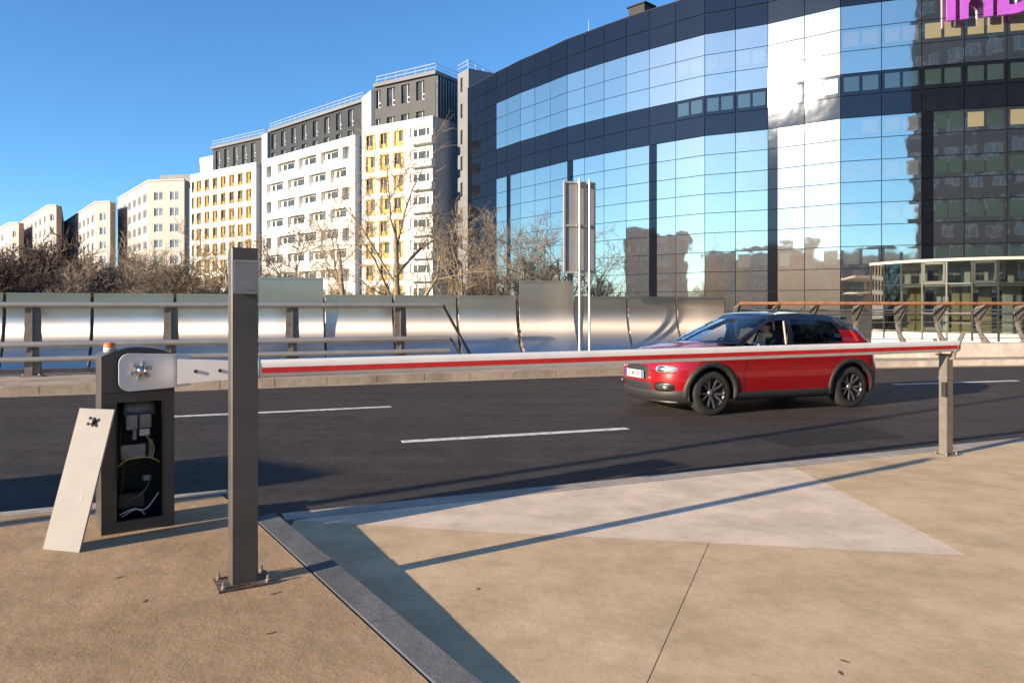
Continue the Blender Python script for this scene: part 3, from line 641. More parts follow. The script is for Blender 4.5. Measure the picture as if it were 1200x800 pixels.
# ================================================================== buildings
def wall_pts(P0, P1):
    d = Vector((P1[0]-P0[0], P1[1]-P0[1], 0)); L = d.length; d.normalize(); return d, Vector((d.y, -d.x, 0)), L
def holed(mb, P0, P1, z0, z1, rects, depth, mi=0, mr=None):
    """front wall from P0 to P1 with openings rects (u0,u1,za,zb) cut through to a reveal of the given depth"""
    d, n, L = wall_pts(P0, P1); O = Vector((P0[0], P0[1], 0))
    us = sorted({0, L} | {u for r in rects for u in r[:2]}); zs = sorted({z0, z1} | {z for r in rects for z in r[2:4]})
    pt = lambda u, z, o=0: O + d*u - n*o + Vector((0,0,z))
    for ua, ub in zip(us, us[1:]):
        for za, zb in zip(zs, zs[1:]):
            cu, cz = (ua+ub)/2, (za+zb)/2
            if any(r[0] < cu < r[1] and r[2] < cz < r[3] for r in rects): continue
            mb.add([pt(ua,za), pt(ub,za), pt(ub,zb), pt(ua,zb)], [(0,1,2,3)], mi)
    for a, b, za, zb in [r[:4] for r in rects]:
        q = mi if mr is None else mr
        for (p, s2) in (((a,za),(b,za)), ((b,za),(b,zb)), ((b,zb),(a,zb)), ((a,zb),(a,za))):
            mb.add([pt(*p), pt(*s2), pt(*s2, depth), pt(*p, depth)], [(0,1,2,3)], q)
def boxrest(mb, P0, P1, z0, z1, dep, mi=0):           # the sides, back and roof behind a holed front
    d, n, L = wall_pts(P0, P1); a = Vector((P0[0],P0[1],0)); b = Vector((P1[0],P1[1],0)); c, e = b - n*dep, a - n*dep
    Z0, Z1 = Vector((0,0,z0)), Vector((0,0,z1))
    for p, q in ((b,c),(c,e),(e,a)): mb.add([p+Z0,q+Z0,q+Z1,p+Z1], [(0,1,2,3)], mi)
    mb.add([a+Z1,b+Z1,c+Z1,e+Z1], [(0,1,2,3)], mi)
def ucol(P0, P1, px):                                 # distance along a wall where a photo column crosses it
    d, n, L = wall_pts(P0, P1); r = (px-CX)/F
    return (r*P0[1] - P0[0]) / (d.x - r*d.y)
WMESH = {}
def win_meshes(kind):
    if kind in WMESH: return WMESH[kind]
    f = MB(); g = MB()
    def ring(mb, x0, x1, z0, z1, t, y0, y1, mi=0):
        mb.box(((x0+x1)/2, (y0+y1)/2, z0+t/2), (x1-x0, y1-y0, t), 0, mi); mb.box(((x0+x1)/2, (y0+y1)/2, z1-t/2), (x1-x0, y1-y0, t), 0, mi)
        mb.box((x0+t/2, (y0+y1)/2, (z0+z1)/2), (t, y1-y0, z1-z0-2*t), 0, mi); mb.box((x1-t/2, (y0+y1)/2, (z0+z1)/2), (t, y1-y0, z1-z0-2*t), 0, mi)
    mats = [M['frame'], M['frame']]; gm = M['winglass']
    if kind == 'gold':
        ring(f, -.5,.5,0,1,.09,-.2,.12); f.box((-.24,.02,.5), (.36,.08,.84)); f.box((.2,-.02,.2), (.46,.04,.26)); f.box((.22,.03,.5), (.04,.06,.84)); mats = [M['gold']]
    elif kind == 'gold2':
        ring(f, -.5,.5,0,1,.09,-.2,.12); f.box((.28,.02,.5), (.32,.08,.84)); f.box((-.2,.05,.5), (.05,.06,.84)); f.box((-.2,.03,.2), (.42,.05,.25)); mats = [M['gold']]
    elif kind == 'dark': f.box((.16,0,.5), (.05,.1,.96)); f.box((.33,-.01,.3), (.3,.06,.06)); f.box((.33,0,.03), (.34,.06,.06)); mats = [M['frame']]
    elif kind == 'loggia': f.box((0,-.28,.17), (1,.05,.34)); f.box((-.12,.0,.55), (.05,.08,.75)); f.box((.3,0,.55), (.05,.08,.75)); f.box((0,0,.93),(1,.08,.1)); f.box((-.42,0,.5),(.16,.06,.9)); mats = [M['whitewall']]
    else: ring(f, -.5,.5,0,1,.06,-.05,.05); f.box((0,0,.5), (.06,.07,.9)); mats = [M['frame']]; gm = M['winpale']
    g.box((0,.06,.5), (.98,.02,.98)); WMESH[kind] = (f.mesh('window_' + kind, mats), g.mesh('pane_' + kind, gm)); return WMESH[kind]
def put_windows(parent, P0, P1, rects, depth, kinds, out=0):
    d, n, L = wall_pts(P0, P1); rz = math.atan2(d.y, d.x)
    for k, r in enumerate(rects):
        kind = r[4] if len(r) > 4 else kinds
        f, g = win_meshes(kind); c = Vector((P0[0],P0[1],0)) + d*((r[0]+r[1])/2) - n*(depth - .1) + Vector((0,0,r[2]))
        o = inst('window', f, parent, c - parent.location, (0,0,rz), (r[1]-r[0], 1, r[3]-r[2])); inst('pane', g, o)
def build_block(name, label, cat, P0, P1, z1, dep, rects, kinds, m=('whitewall','greyshade'), depth=.35, z0=ZG, group=None):
    t = thing(name, label, cat, (P0[0], P0[1], z0), 0, group)
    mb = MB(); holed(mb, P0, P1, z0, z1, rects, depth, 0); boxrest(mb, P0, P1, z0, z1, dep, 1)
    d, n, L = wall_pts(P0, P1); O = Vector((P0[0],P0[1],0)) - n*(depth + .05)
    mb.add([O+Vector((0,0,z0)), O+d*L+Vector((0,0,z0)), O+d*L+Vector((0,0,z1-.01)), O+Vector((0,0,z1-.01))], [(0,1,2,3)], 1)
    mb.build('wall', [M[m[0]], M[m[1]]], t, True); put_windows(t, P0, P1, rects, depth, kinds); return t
FL = 3.08
def grp(h, Y, px): return Vector(((px-CX)/F*Y, Y))
ZT = 27.2; hh_ = ZT - CH
b3l, b3r = grp(0, hh_*F/210, 427), grp(0, hh_*F/224.5, 507)
b2l, b2r = grp(0, hh_*F/172, 307), grp(0, hh_*F/202, 416)
b1l, b1r = grp(0, hh_*F/155, 223), grp(0, hh_*F/170, 300)
NF = 8
def rows(f0=24.95): return [f0 - FL*k for k in range(NF)]
# block with three gold window columns and loggias
rc = []
for zc_ in rows():
    for px in (434, 450.5, 467): u = ucol(b3l, b3r, px); rc.append((u-.98, u+.98, zc_-1.22, zc_+1.22, 'gold' if (int(px)+int(zc_)) % 2 else 'gold2'))
    u0, u1 = ucol(b3l, b3r, 480), ucol(b3l, b3r, 503); rc.append((u0, u1, zc_-.9, zc_+1.05, 'loggia'))
B3 = build_block('apartment_block', 'white apartment block with three gold window columns beside the glass building', 'building', b3l, b3r, ZT, 12, rc, 'gold', group='white apartment blocks')
d_, n_, L_ = wall_pts(b3l, b3r)
for zc_ in rows():
    u0, u1 = ucol(b3l, b3r, 484), ucol(b3l, b3r, 507); q = Vector((b3l.x, b3l.y, 0)) + d_*((u0+u1)/2 + .25) + n_*.45 + Vector((0,0,zc_-.98))
    MB().box(q, (u1-u0+.5, .9, .95), math.atan2(d_.y, d_.x)).build('balcony', M['whitewall'], B3, True)
rc = []
for k, zc_ in enumerate(rows(24.9)):
    cols = ((312,318),(325,346),(350,371),(376,397),(401,409)) if k % 2 == 0 else ((312,332),(337,357),(362,382),(387,406))
    for a, b in cols: rc.append((ucol(b2l,b2r,a), ucol(b2l,b2r,b), zc_-1.0, zc_+.95, 'loggia' if b-a > 10 else 'plain'))
B2 = build_block('apartment_block', 'white apartment block with staggered loggias in the middle of the row', 'building', b2l, b2r, ZT, 12, rc, 'loggia', depth=.8, group='white apartment blocks')
rc = []
for k, zc_ in enumerate(rows(24.7)):
    for j, px in enumerate((226,233,242.5,252,261.5,271.5,281.5,291.5)):
        u = ucol(b1l, b1r, px); w2 = .5 if j == 0 else .9; rc.append((u-w2, u+w2, zc_-1.15, zc_+1.15, ('gold','gold2')[RNG.random() < .5]))
B1 = build_block('apartment_block', 'white apartment block covered in gold framed windows, left in the row', 'building', b1l, b1r, ZT, 12, rc, 'gold', group='white apartment blocks')
# links between the blocks, greyed for shade, dark penthouses, roof rails
def link_box(parent, a, b, z1, dep, back, m, name='link_wall'):
    d, n, L = wall_pts(a, b); a3 = Vector((a.x,a.y)) - Vector((n.x,n.y))*back; b3 = Vector((b.x,b.y)) - Vector((n.x,n.y))*back
    mb = MB(); holed(mb, a3, b3, ZG, z1, [], 0); boxrest(mb, a3, b3, ZG, z1, dep); return mb.build(name, M[m], parent, True)
link_box(B3, b2r + (b3l-b2r)*.02, b3l, ZT + 5.6, 9, 1.0, 'greyshade'); link_box(B2, b1r + (b2l-b1r)*.05, b2l, ZT + 5.0, 9, 1.0, 'greyshade')
def penthouse(parent, Pl, Pr, i0, i1, zt, cols, back=1.4):
    d, n, L = wall_pts(Pl, Pr); n2 = Vector((n.x,n.y)); d2 = Vector((d.x,d.y)); a = Vector(Pl) + d2*i0 - n2*back; b = Vector(Pr) + d2*i1 - n2*back
    rc = []
    for px in cols:
        u = ucol(a, b, px); rc += [(u-.75,u+.75,zt-3.5,zt-.9,'dark'), (u-.75,u+.75,ZT+.1-.6,ZT+1.35,'dark')]
    mb = MB(); holed(mb, a, b, ZT - 2.0, zt - .45, rc, .3, 0); boxrest(mb, a, b, ZT - 2.0, zt - .45, 9, 0)
    O = a - n2*.36; e = b - n2*.36; mb.add([(O.x,O.y,ZT-2),(e.x,e.y,ZT-2),(e.x,e.y,zt-.5),(O.x,O.y,zt-.5)], [(0,1,2,3)], 0)
    pw = mb.build('penthouse', M['pent'], parent, True); 
    f, n_, LL = wall_pts(a, b); rzz = math.atan2(f.y, f.x); c = (a+b)/2 - n2*4.3
    MB().box((c.x, c.y, zt - .2), (LL+.5, 9.4, .5), rzz).build('roof_edge', M['towergrey'], parent, True)
    for r in rc:
        fm, gm = win_meshes('dark'); q = Vector((a.x,a.y,0)) + d*((r[0]+r[1])/2) - n*.2 + Vector((0,0,r[2])); o = inst('window', fm, parent, q - parent.location, (0,0,rzz), (r[1]-r[0],1,r[3]-r[2])); inst('pane', gm, o)
    # thin white roof rail
    mb = MB(); ra, rb = a + n2*.1, b + n2*.1; k = int(LL/1.6)
    for z in (.55, 1.05): mb.tube((ra.x,ra.y,zt+z), (rb.x,rb.y,zt+z), .035, .035, 5)
    for j in range(k+1): q = ra + (rb-ra)*(j/k); mb.tube((q.x,q.y,zt), (q.x - n2.x*.3, q.y - n2.y*.3, zt+1.05), .03, .03, 5)
    rb2 = rb - n2*9; 
    for z in (.55, 1.05): mb.tube((rb.x,rb.y,zt+z), (rb2.x,rb2.y,zt+z), .035, .035, 5)
    mb.build('roof_rail', M['frame'], parent, True); return a, b
pa, pb = penthouse(B3, b3l, b3r, 1.0, -.6, ZT + 6.4, (441.5, 458, 475, 492.5))
penthouse(B2, b2l, b2r, .3, .2, ZT + 5.5, (320.5, 332, 344, 356.5, 369.5, 383, 397, 411))
penthouse(B1, b1l, b1r, 5.5, .6, ZT + 4.9, (255.5, 265.5, 276, 286.5, 297))
# ribbed side of the right penthouse, lower plinth roof on the left one, stair tower
d_, n_, L_ = wall_pts(pa, pb); n2 = Vector((n_.x, n_.y))
mb = MB(); dd2 = Vector((d_.x, d_.y))
for k in range(14):
    q = pb + dd2*.06 - n2*(.3 + k*.62); mb.box((q.x, q.y, ZT + 2.9), (.14, .3, 5.9), math.atan2(d_.y, d_.x))
mb.build('ribbed_cladding', M['ribbed'], B3, True)
c_ = Vector(b1l) + Vector((wall_pts(b1l,b1r)[0].x, wall_pts(b1l,b1r)[0].y))*3.2 - Vector((wall_pts(b1l,b1r)[1].x, wall_pts(b1l,b1r)[1].y))*4
MB().box((c_.x, c_.y, ZT + 1.1), (4.6, 5, 2.4), math.atan2(wall_pts(b1l,b1r)[0].y, wall_pts(b1l,b1r)[0].x)).build('roof_house', M['greyshade'], B1, True)
MB().box((c_.x, c_.y, ZT + 2.8), (4.7, 5.1, 1.1), math.atan2(wall_pts(b1l,b1r)[0].y, wall_pts(b1l,b1r)[0].x)).build('roof_house_top', M['whitewall'], B1, True)
MB().lathe([(.1,0),(.12,.7),(.9,.8),(1.0,1.3),(.5,1.5),(.01,1.5)], (c_.x + .6, c_.y, ZT + 3.3), 'z', 10).build('roof_fan', M['pent'], B1, True)
# stair tower at the right end, half behind the glass building
s0, s1 = grp(0, 101.5, 536.5), grp(0, 99.0, 549)
rc = [(.42, 1.02, z - .9, z + 1.0, 'dark') for z in [31.6 - 3.55*k for k in range(10)]]
rc = [(ucol(s0, s1, 541) - .33, ucol(s0, s1, 541) + .36, a[2], a[3], 'dark') for a in rc]
ST = build_block('stair_tower', 'narrow grey stair tower between the white block and the glass building', 'building', s0, s1, 33.4, 12, rc, 'dark', ('towergrey','towergrey'), .25)
mb = MB(); 
for z in (34.0, 34.5): mb.tube((s0.x,s0.y,z), (s1.x,s1.y,z), .035, .035, 5); mb.tube((s1.x,s1.y,z), (s1.x+5,s1.y+9,z), .035, .035, 5)
for k in range(6): mb.tube((s1.x + k, s1.y + 1.8*k, 33.4), (s1.x + k - .2, s1.y + 1.8*k, 34.5), .03, .03, 5)
mb.build('roof_rail', M['frame'], ST, True)
# cream office blocks receding on the left: each a corner of two walls
def corner_block(label, px0, pxc, px1, Yc, ang_l, ang_r, ztop, nl, nr, nrow, row0, rh, side=None):
    C = grp(0, Yc, pxc)
    def end(px, ang):
        r = (px-CX)/F; dx, dy = math.cos(ang), math.sin(ang); t = (r*C.y - C.x)/(dx - r*dy); return C + Vector((dx,dy))*t
    Lp, Rp = end(px0, ang_l), end(px1, ang_r)
    t = thing('office_block', label, 'building', (C.x, C.y, ZG), 0, 'cream office blocks')
    mb = MB()
    for a, b, n, wd in ((Lp, C, nl, .62), (C, Rp, nr, .55)):
        d, nn_, L = wall_pts(a, b); rc = []
        for k in range(nrow):
            for j in range(n):
                u = L*(j+.62)/(n+.25); h = L/(n+.25)*wd/2; h = min(h, 1.6); rc.append((u-h, u+h, row0 - rh*k - .85, row0 - rh*k + .85, 'plain'))
        holed(mb, a, b, ZG, ztop, rc, .3, 0)
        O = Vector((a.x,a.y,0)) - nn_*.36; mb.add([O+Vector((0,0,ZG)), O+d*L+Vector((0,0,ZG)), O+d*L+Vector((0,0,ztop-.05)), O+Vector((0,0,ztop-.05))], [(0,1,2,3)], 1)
        put_windows(t, a, b, rc, .3, 'plain')
    dR, nR, LR = wall_pts(C, Rp); dL, nL, LL = wall_pts(Lp, C); B1_ = Rp - Vector((nR.x,nR.y))*1.6; B0_ = Lp - Vector((nL.x,nL.y))*12
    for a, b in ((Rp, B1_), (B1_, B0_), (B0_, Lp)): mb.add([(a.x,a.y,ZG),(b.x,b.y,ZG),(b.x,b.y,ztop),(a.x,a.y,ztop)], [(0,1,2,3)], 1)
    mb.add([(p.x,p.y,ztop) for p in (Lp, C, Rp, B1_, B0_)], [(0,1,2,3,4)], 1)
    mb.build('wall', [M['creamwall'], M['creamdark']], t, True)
    q0, q1 = C + (Rp-C)*.05 - Vector((nR.x,nR.y))*3, Rp - Vector((nR.x,nR.y))*3
    if nr > 1:
        mb = MB(); cc = (q0+q1)/2 - Vector((nR.x,nR.y))*3; mb.box((cc.x,cc.y,ztop+.8), ((q1-q0).length, 6, 1.8), math.atan2(dR.y,dR.x)); mb.build('roof_house', M['roofmetal'] if side else M['creamwall'], t, True)
    mb = MB(); 
    for a, b in ((Lp, C), (C, Rp)): mb.tube((a.x,a.y,ztop+.1), (b.x,b.y,ztop+.1), .22, .22, 4, smooth=False)
    mb.build('parapet_edge', M['creamwall'], t, True)
    return t
corner_block('cream office block nearest the white apartments, tallest of the cream row', 138, 174, 216, 150, R(-52), R(-10), 27.0, 6, 2, 9, 23.9, 3.2, True)
corner_block('cream office block second in the row from the white apartments', 75, 112, 129, 165, R(-52), R(-14), 24.8, 8, 1, 8, 21.6, 3.15)
corner_block('cream office block third in the row with a blue glass edge', 22, 56, 66, 182, R(-50), R(-14), 26.4, 7, 1, 9, 23.5, 3.2, True)
corner_block('low cream office block at the far left picture edge', -60, 12, 22, 200, R(-48), R(-14), 24.2, 7, 1, 8, 21.2, 3.2)
# ================================================================== the curved glass building
cb = [548, 559, 570, 582, 594, 610, 627, 645, 665, 685, 708, 734, 761, 792, 826, 862, 900, 943, 985, 1033, 1080, 1130, 1180, 1232, 1288]
ktab = [(548,97.3),(582,90.6),(610,86.2),(666,79.3),(708,75.6),(734,73.53),(761,71.65),(792,69.71),(826,67.72),(862,66.52),(900,65.22),(943,63.32),(985,61.52),(1033,60.47),(1080,59.5),(1130,58.6),(1180,57.8),(1232,57.1),(1288,56.5)]
def yk(px):
    for (a, ya), (b, yb) in zip(ktab, ktab[1:]):
        if a <= px <= b: return ya + (yb-ya)*(px-a)/(b-a)
GP = [Vector(((px-CX)/F*yk(px), yk(px), 0)) for px in cb]
zr = [1.2,3.0,4.75,6.55,8.3,10.1,11.85,13.6,15.4,17.16,18.98,20.8,22.66,24.5,26.4,28.3,30.2]
gb = thing('glass_office_building', 'huge curved office building clad in blue mirror glass', 'building', (GP[12].x, GP[12].y, ZG))
core = MB()
for a, b in zip(GP, GP[1:]):
    d = (b-a).normalized(); n = Vector((d.y,-d.x,0)); core.add([a-n*.12+Vector((0,0,ZG)), b-n*.12+Vector((0,0,ZG)), b-n*.12+Vector((0,0,30.1)), a-n*.12+Vector((0,0,30.1))], [(0,1,2,3)])
bk = [GP[-1] + Vector((6,30,0)), GP[0] + Vector((14,22,0))]
ring_ = [GP[-1]-Vector((.1,-.1,0))] + bk + [GP[0]]
for a, b in zip(ring_, ring_[1:]): core.add([a+Vector((0,0,ZG)), b+Vector((0,0,ZG)), b+Vector((0,0,30.1)), a+Vector((0,0,30.1))], [(0,1,2,3)])
core.add([p + Vector((0,0,30.05)) for p in GP + bk], [list(range(len(GP)+2))]); core.build('facade_core', M['facore'], gb, True)
unit = {k: MB().box((.5, 0, .5), (1, 1, 1)).mesh('pane_' + k, M[k]) for k in ('g_light','g_dark','g_pillar','g_sash1','g_sash2','blind')}
pill = {4, 8, 12, 16, 20}                              # columns that begin with a dark pillar
cand = []
for c in range(len(cb)-1):
    a, b = GP[c], GP[c+1]; d = (b-a).normalized(); L = (b-a).length; pw = .82
    for r in range(len(zr)-1):
        z0, z1 = zr[r], zr[r+1]
        if r >= 14 or r in (9, 10): k = 'g_dark'
        else: k = 'g_light'
        spans = [(0, L, k)]
        if c in pill and r < 9: spans = [(0, pw, 'g_pillar'), (pw, L, k)]
        if c < 3: spans = [(0, L, 'g_dark')]  # dark panes stand in for the neighbouring block's reflection
        for s0_, s1_, kk_ in spans:
            ym = (a.y+b.y)/2; area = (s1_-s0_)*(z1-z0)/ym**2 * (.25 if r < 1 else 1) * (0 if c > 22 else 1); cand.append((area, c, r, s0_, s1_, z0, z1, kk_))
cand.sort(key=lambda q: -q[0]); rest = {}
for i, (ar, c, r, s0_, s1_, z0, z1, k) in enumerate(cand):
    a, b = GP[c], GP[c+1]; d = (b-a).normalized(); n = Vector((d.y,-d.x,0)); rz = math.atan2(d.y, d.x); g = .028
    if i < 296:
        o = inst('pane', unit[k], gb, a + d*(s0_+g) + Vector((0,0,z0+g)) - gb.location, (RNG.gauss(0,.0022), 0, rz + RNG.gauss(0,.0022)), (s1_-s0_-2*g, .04, z1-z0-2*g))
    else:
        m_ = rest.setdefault(k, MB()); cc = a + d*((s0_+s1_)/2) + Vector((0,0,(z0+z1)/2)); m_.box(cc, (s1_-s0_-2*g, .04, z1-z0-2*g), rz)
for k, m_ in rest.items(): tag(m_.build('far_panes', M[k], gb, True), kind='stuff')
for c in range(13, 24):                               # opening sashes set into the vision rows
    a, b = GP[c], GP[c+1]; d = (b-a).normalized(); n = Vector((d.y,-d.x,0)); L = (b-a).length; rz = math.atan2(d.y, d.x); x0 = .82 if c in pill else 0
    for r in (13, 10, 8, 6, 4, 2):
        rr_ = r if r != 13 else 12
        if c < 15 and r not in (13, 10, 8): continue
        z0, z1 = zr[rr_], zr[rr_+1]
        base0 = 0 if r >= 10 else x0
        for h in (0, 1):
            W = (L - base0); u0 = base0 + W*(.08 + .46*h); u1 = u0 + W*.38
            if RNG.random() < .12 and c < 19: continue
            if r == 10: k = 'g_sash2'
            elif c >= 20 and r == 13: k = 'blind'
            elif c >= 20: k = 'g_sash2' if RNG.random() < .93 else 'blind'
            else: k = 'g_sash1'
            inst('sash', unit[k], gb, a + d*u0 + n*.022 + Vector((0,0,z0+.34)) - gb.location, (RNG.gauss(0,.003),0,rz+RNG.gauss(0,.003)), (u1-u0, .03, (z1-z0)*.66))
q = GP[11] + (GP[12]-GP[11])*.4; nq = Vector((.5,.8,0))
MB().box(q + nq*1.6 + Vector((0,0,30.75)), (1.9,1.6,1.3), -.8).box(q + nq*1.6 + Vector((0,0,31.45)), (2.3,1.9,.12), -.8).build('roof_plant', M['facore'], gb, True)
MB().tube(GP[9] + Vector((.5,.6,30.1)), GP[9] + Vector((.5,.6,31.9)), .03, .02, 5).build('roof_mast', M['steel'], gb, True)
cop = MB()
for a, b in zip(GP, GP[1:]): cop.tube(a + Vector((0,0,30.2)), b + Vector((0,0,30.2)), .06, .06, 5)
cop.build('coping', M['facore'], gb, True)
# purple letters on the facade
sgn = thing('facade_letters', 'large purple letters InD mounted high on the glass facade', 'sign', at(1107, 27, 58.4))
La, Lb = at(1107, 27, 58.75), at(1203, 25, 56.95); ld = Vector((Lb.x-La.x, Lb.y-La.y, 0)).normalized(); ln = Vector((ld.y,-ld.x,0)); zb = 23.95
def U(px): return ((px-CX)/F*La.y - La.x) / (ld.x - (px-CX)/F*ld.y)
def arc(cx, cz, rx, rz2, t0, t1, n=12): return [(cx + rx*math.cos(t0+(t1-t0)*k/n), cz + rz2*math.sin(t0+(t1-t0)*k/n)) for k in range(n+1)]
def letter(outer, inner=None):
    mb = MB(); O = Vector((La.x, La.y, zb)) + ln*.35; D = ln*.32
    if inner is None: mb.sweep(outer, ld, (0,0,1), O, (0,0,0), D)
    else:
        n = len(outer)
        for off in (Vector((0,0,0)), D):
            vs = [O + off + ld*p[0] + Vector((0,0,p[1])) for p in outer + inner]
            mb.add(vs, [(k, (k+1)%n, n+(k+1)%n, n+k) for k in range(n)])
        for loop in (outer, inner):
            vs = [O + ld*p[0] + Vector((0,0,p[1])) for p in loop]; vs += [v + D for v in vs]; mb.add(vs, [(k,(k+1)%n,n+(k+1)%n,n+k) for k in range(n)])
    mb.build('letter', M['purple'], sgn, True)
i0, i1 = U(1107.5), U(1117.5); letter([(i0,0),(i1,0),(i1,3.5),(i0,3.5)])
n0, n1, n2_, n3 = U(1123.5), U(1132.5), U(1151), U(1161)
hm = (n1+n2_)/2
letter([(n0,0),(n1,0)] + [(n1,.95)] + arc(hm, 1.0, (n2_-n1)/2, .6, math.pi, 0, 10) + [(n2_,0),(n3,0),(n3,1.4)] + arc(hm+.15, 1.5, n3-hm-.15, 1.15, 0, math.pi*.62, 8) + [(n1-.02,2.25),(n1-.05,2.6),(n0,2.6)])
q0 = U(1167); q1 = q0 + 2.75; wd_ = .72
outer = [(q0,0)] + [(q0 + .9, 0)] + arc(q0+1.0, 1.75, 1.75, 1.75, -math.pi/2, math.pi/2, 14) + [(q0+.9,3.5),(q0,3.5)]
inner = [(q0+wd_,wd_)] + [(q0 + .95, wd_)] + arc(q0+1.0, 1.75, 1.03, 1.03, -math.pi/2, math.pi/2, 14) + [(q0+.95,3.5-wd_),(q0+wd_,3.5-wd_)]
letter(outer, inner)
# ================================================================== glass pavilion with a rounded corner
pc = Vector((30.6, 49)); PR = 7.0
pv = thing('glass_pavilion', 'low round cornered glass pavilion in front of the mirror building', 'pavilion', (pc.x, pc.y, -.4))
angs = [R(a) for a in (-178, -167, -156, -145, -134, -123.5, -113, -101, -89)]
ring_pts = [Vector((pc.x + PR*math.cos(a), pc.y + PR*math.sin(a), 0)) for a in angs]
for k in range(5): ring_pts.append(ring_pts[-1] + Vector((1.5, .06, 0)))
ZB, ZM, ZTp = -.4, 2.95, 4.28
for i, (a, b) in enumerate(zip(ring_pts, ring_pts[1:])):
    d = (b-a).normalized(); n = Vector((d.y,-d.x,0)); L = (b-a).length; rz = math.atan2(d.y, d.x)
    for z0, z1 in ((.1, 1.2), (1.2, ZM), (ZM, ZTp)):
        o = MB().box((a+b)/2 + Vector((0,0,(z0+z1)/2)), (L-.09, .03, z1-z0-.06), rz).build('pane', M['pav_glass'], pv, True)
    MB().box(a + Vector((0,0,(ZB+ZTp)/2)), (.085, .12, ZTp-ZB), rz).build('mullion', M['mull'], pv, True)
    for z in (1.2, ZM): MB().box((a+b)/2 + Vector((0,0,z)), (L, .1, .075), rz).build('transom', M['mull'], pv, True)
    if i in (3, 5, 8, 11):
        fr_ = MB(); c = (a+b)/2 + n*.03; z0, z1 = ZM+.1, ZTp-.1
        for z in (z0, z1): fr_.box(c + Vector((0,0,z)), (L-.14,.08,.12), rz)
        for e in (-1, 1): fr_.box(c + d*e*(L/2-.12) + Vector((0,0,(z0+z1)/2)), (.1,.08,z1-z0), rz)
        fr_.build('sash_frame', M['mull'], pv, True)
roofp = ring_pts + [ring_pts[-1] + Vector((0,12,0)), ring_pts[0] + Vector((3,6,0))]
def grow(k): return [(pc.x + (p.x-pc.x)*k, pc.y + (p.y-pc.y)*k) for p in roofp]
MB().prism(list(reversed(grow(1.02))), ZTp, ZTp+.16).build('roof', M['parapet'], pv, True)
MB().prism(list(reversed(grow(.98))), ZM-.14, ZM-.04).build('mezzanine_floor', M['pale_in'], pv, True)
MB().prism(list(reversed(grow(1.0))), ZG, .02).build('floor', M['pale_in'], pv, True)
for k in range(9):
    a = R(-172 + 14*k); r_ = 5.3 if k % 2 else 4.6; x, y = pc.x + r_*math.cos(a), pc.y + r_*math.sin(a)
    MB().box((x, y, 1.4), (1.0 if k % 2 else .7, .12, 2.75), a + math.pi/2).build('inner_panel', M['ochre'] if k % 3 != 2 else M['pale_in'], pv, True)
for k in range(4): MB().box((pc.x + 1.5 + 1.7*k, pc.y - 4.2, 1.4), (1.3, .12, 2.75)).build('inner_panel', M['ochre'] if k % 2 else M['pale_in'], pv, True)
for k in range(8):
    a = R(-170 + 14*k); MB().box((pc.x + 5.0*math.cos(a), pc.y + 5.0*math.sin(a), ZM + .6), (.5,.1,1.0), a + math.pi/2).build('blind', M['pale_in'], pv, True)
# ================================================================== the red car
def lerp(tab, x):
    if x <= tab[0][0]: return tab[0][1]
    for (a, p), (b, q) in zip(tab, tab[1:]):
        if x <= b:
            t = (x-a)/(b-a); t = t*t*(3-2*t)*.5 + t*.5; return p + (q-p)*t
    return tab[-1][1]
XF = [(.15,-1.90),(.30,-1.985),(.48,-2.0),(.66,-1.98),(.78,-1.93),(.88,-1.80),(.95,-1.66)]
XR = [(.2,1.90),(.4,1.985),(.62,1.99),(.85,1.95),(1.05,1.87)]
WW = [(.15,.80),(.30,.855),(.55,.872),(.75,.868),(.88,.845),(.97,.80),(1.1,.77)]
ZTOP = [(-2,.80),(-1.85,.84),(-1.5,.905),(-1.0,.955),(-.4,.955),(.6,.975),(1.3,1.01),(2,1.06)]
LF, LRr, NFp, NRp = .62, .40, 2.5, 3.2
def car_y(x, z):
    xf, xr, w_ = lerp(XF, z), lerp(XR, z), lerp(WW, z)
    if x < xf + LF: u = max(0, (x-xf)/LF); return w_*(1-(1-u)**NFp)**(1/NFp)
    if x > xr - LRr: u = max(0, (xr-x)/LRr); return w_*(1-(1-u)**NRp)**(1/NRp)
    return w_
def car_xf(y, z): w_ = lerp(WW, z); u = min(1, abs(y)/w_); return lerp(XF, z) + LF*(1-(1-u**NFp)**(1/NFp))
WX = (-1.235, 1.305); WZ, WR, AR = .318, .318, .385
def zlow(x, y):
    z = .235 if abs(x) < 1.4 else .205
    if abs(y) > .55:
        for wx in WX:
            if abs(x-wx) < AR: z = max(z, WZ + math.sqrt(AR*AR - (x-wx)**2))
    return z
car = thing('red_car', 'small red hatchback with dark roof driving along the road', 'car', (3.74, 11.85, 0), R(20))
def sta():
    S = [('f', (k/13)**1.0) for k in range(13)]
    xs_ = set()
    for wx in WX:
        for k in range(-8, 9): xs_.add(round(wx + AR*math.sin(k/8*math.pi/2), 4))
        xs_ |= {round(wx-AR-.004,4), round(wx+AR+.004,4)}
    for k in range(25): xs_.add(round(-.8 + 1.65*k/24, 4))
    S += [('x', x) for x in sorted(xs_) if x > -1.35 and x < 1.57]
    S += [('r', 1 - k/9) for k in range(0, 10)]
    return S
STN = sta(); NV = 15
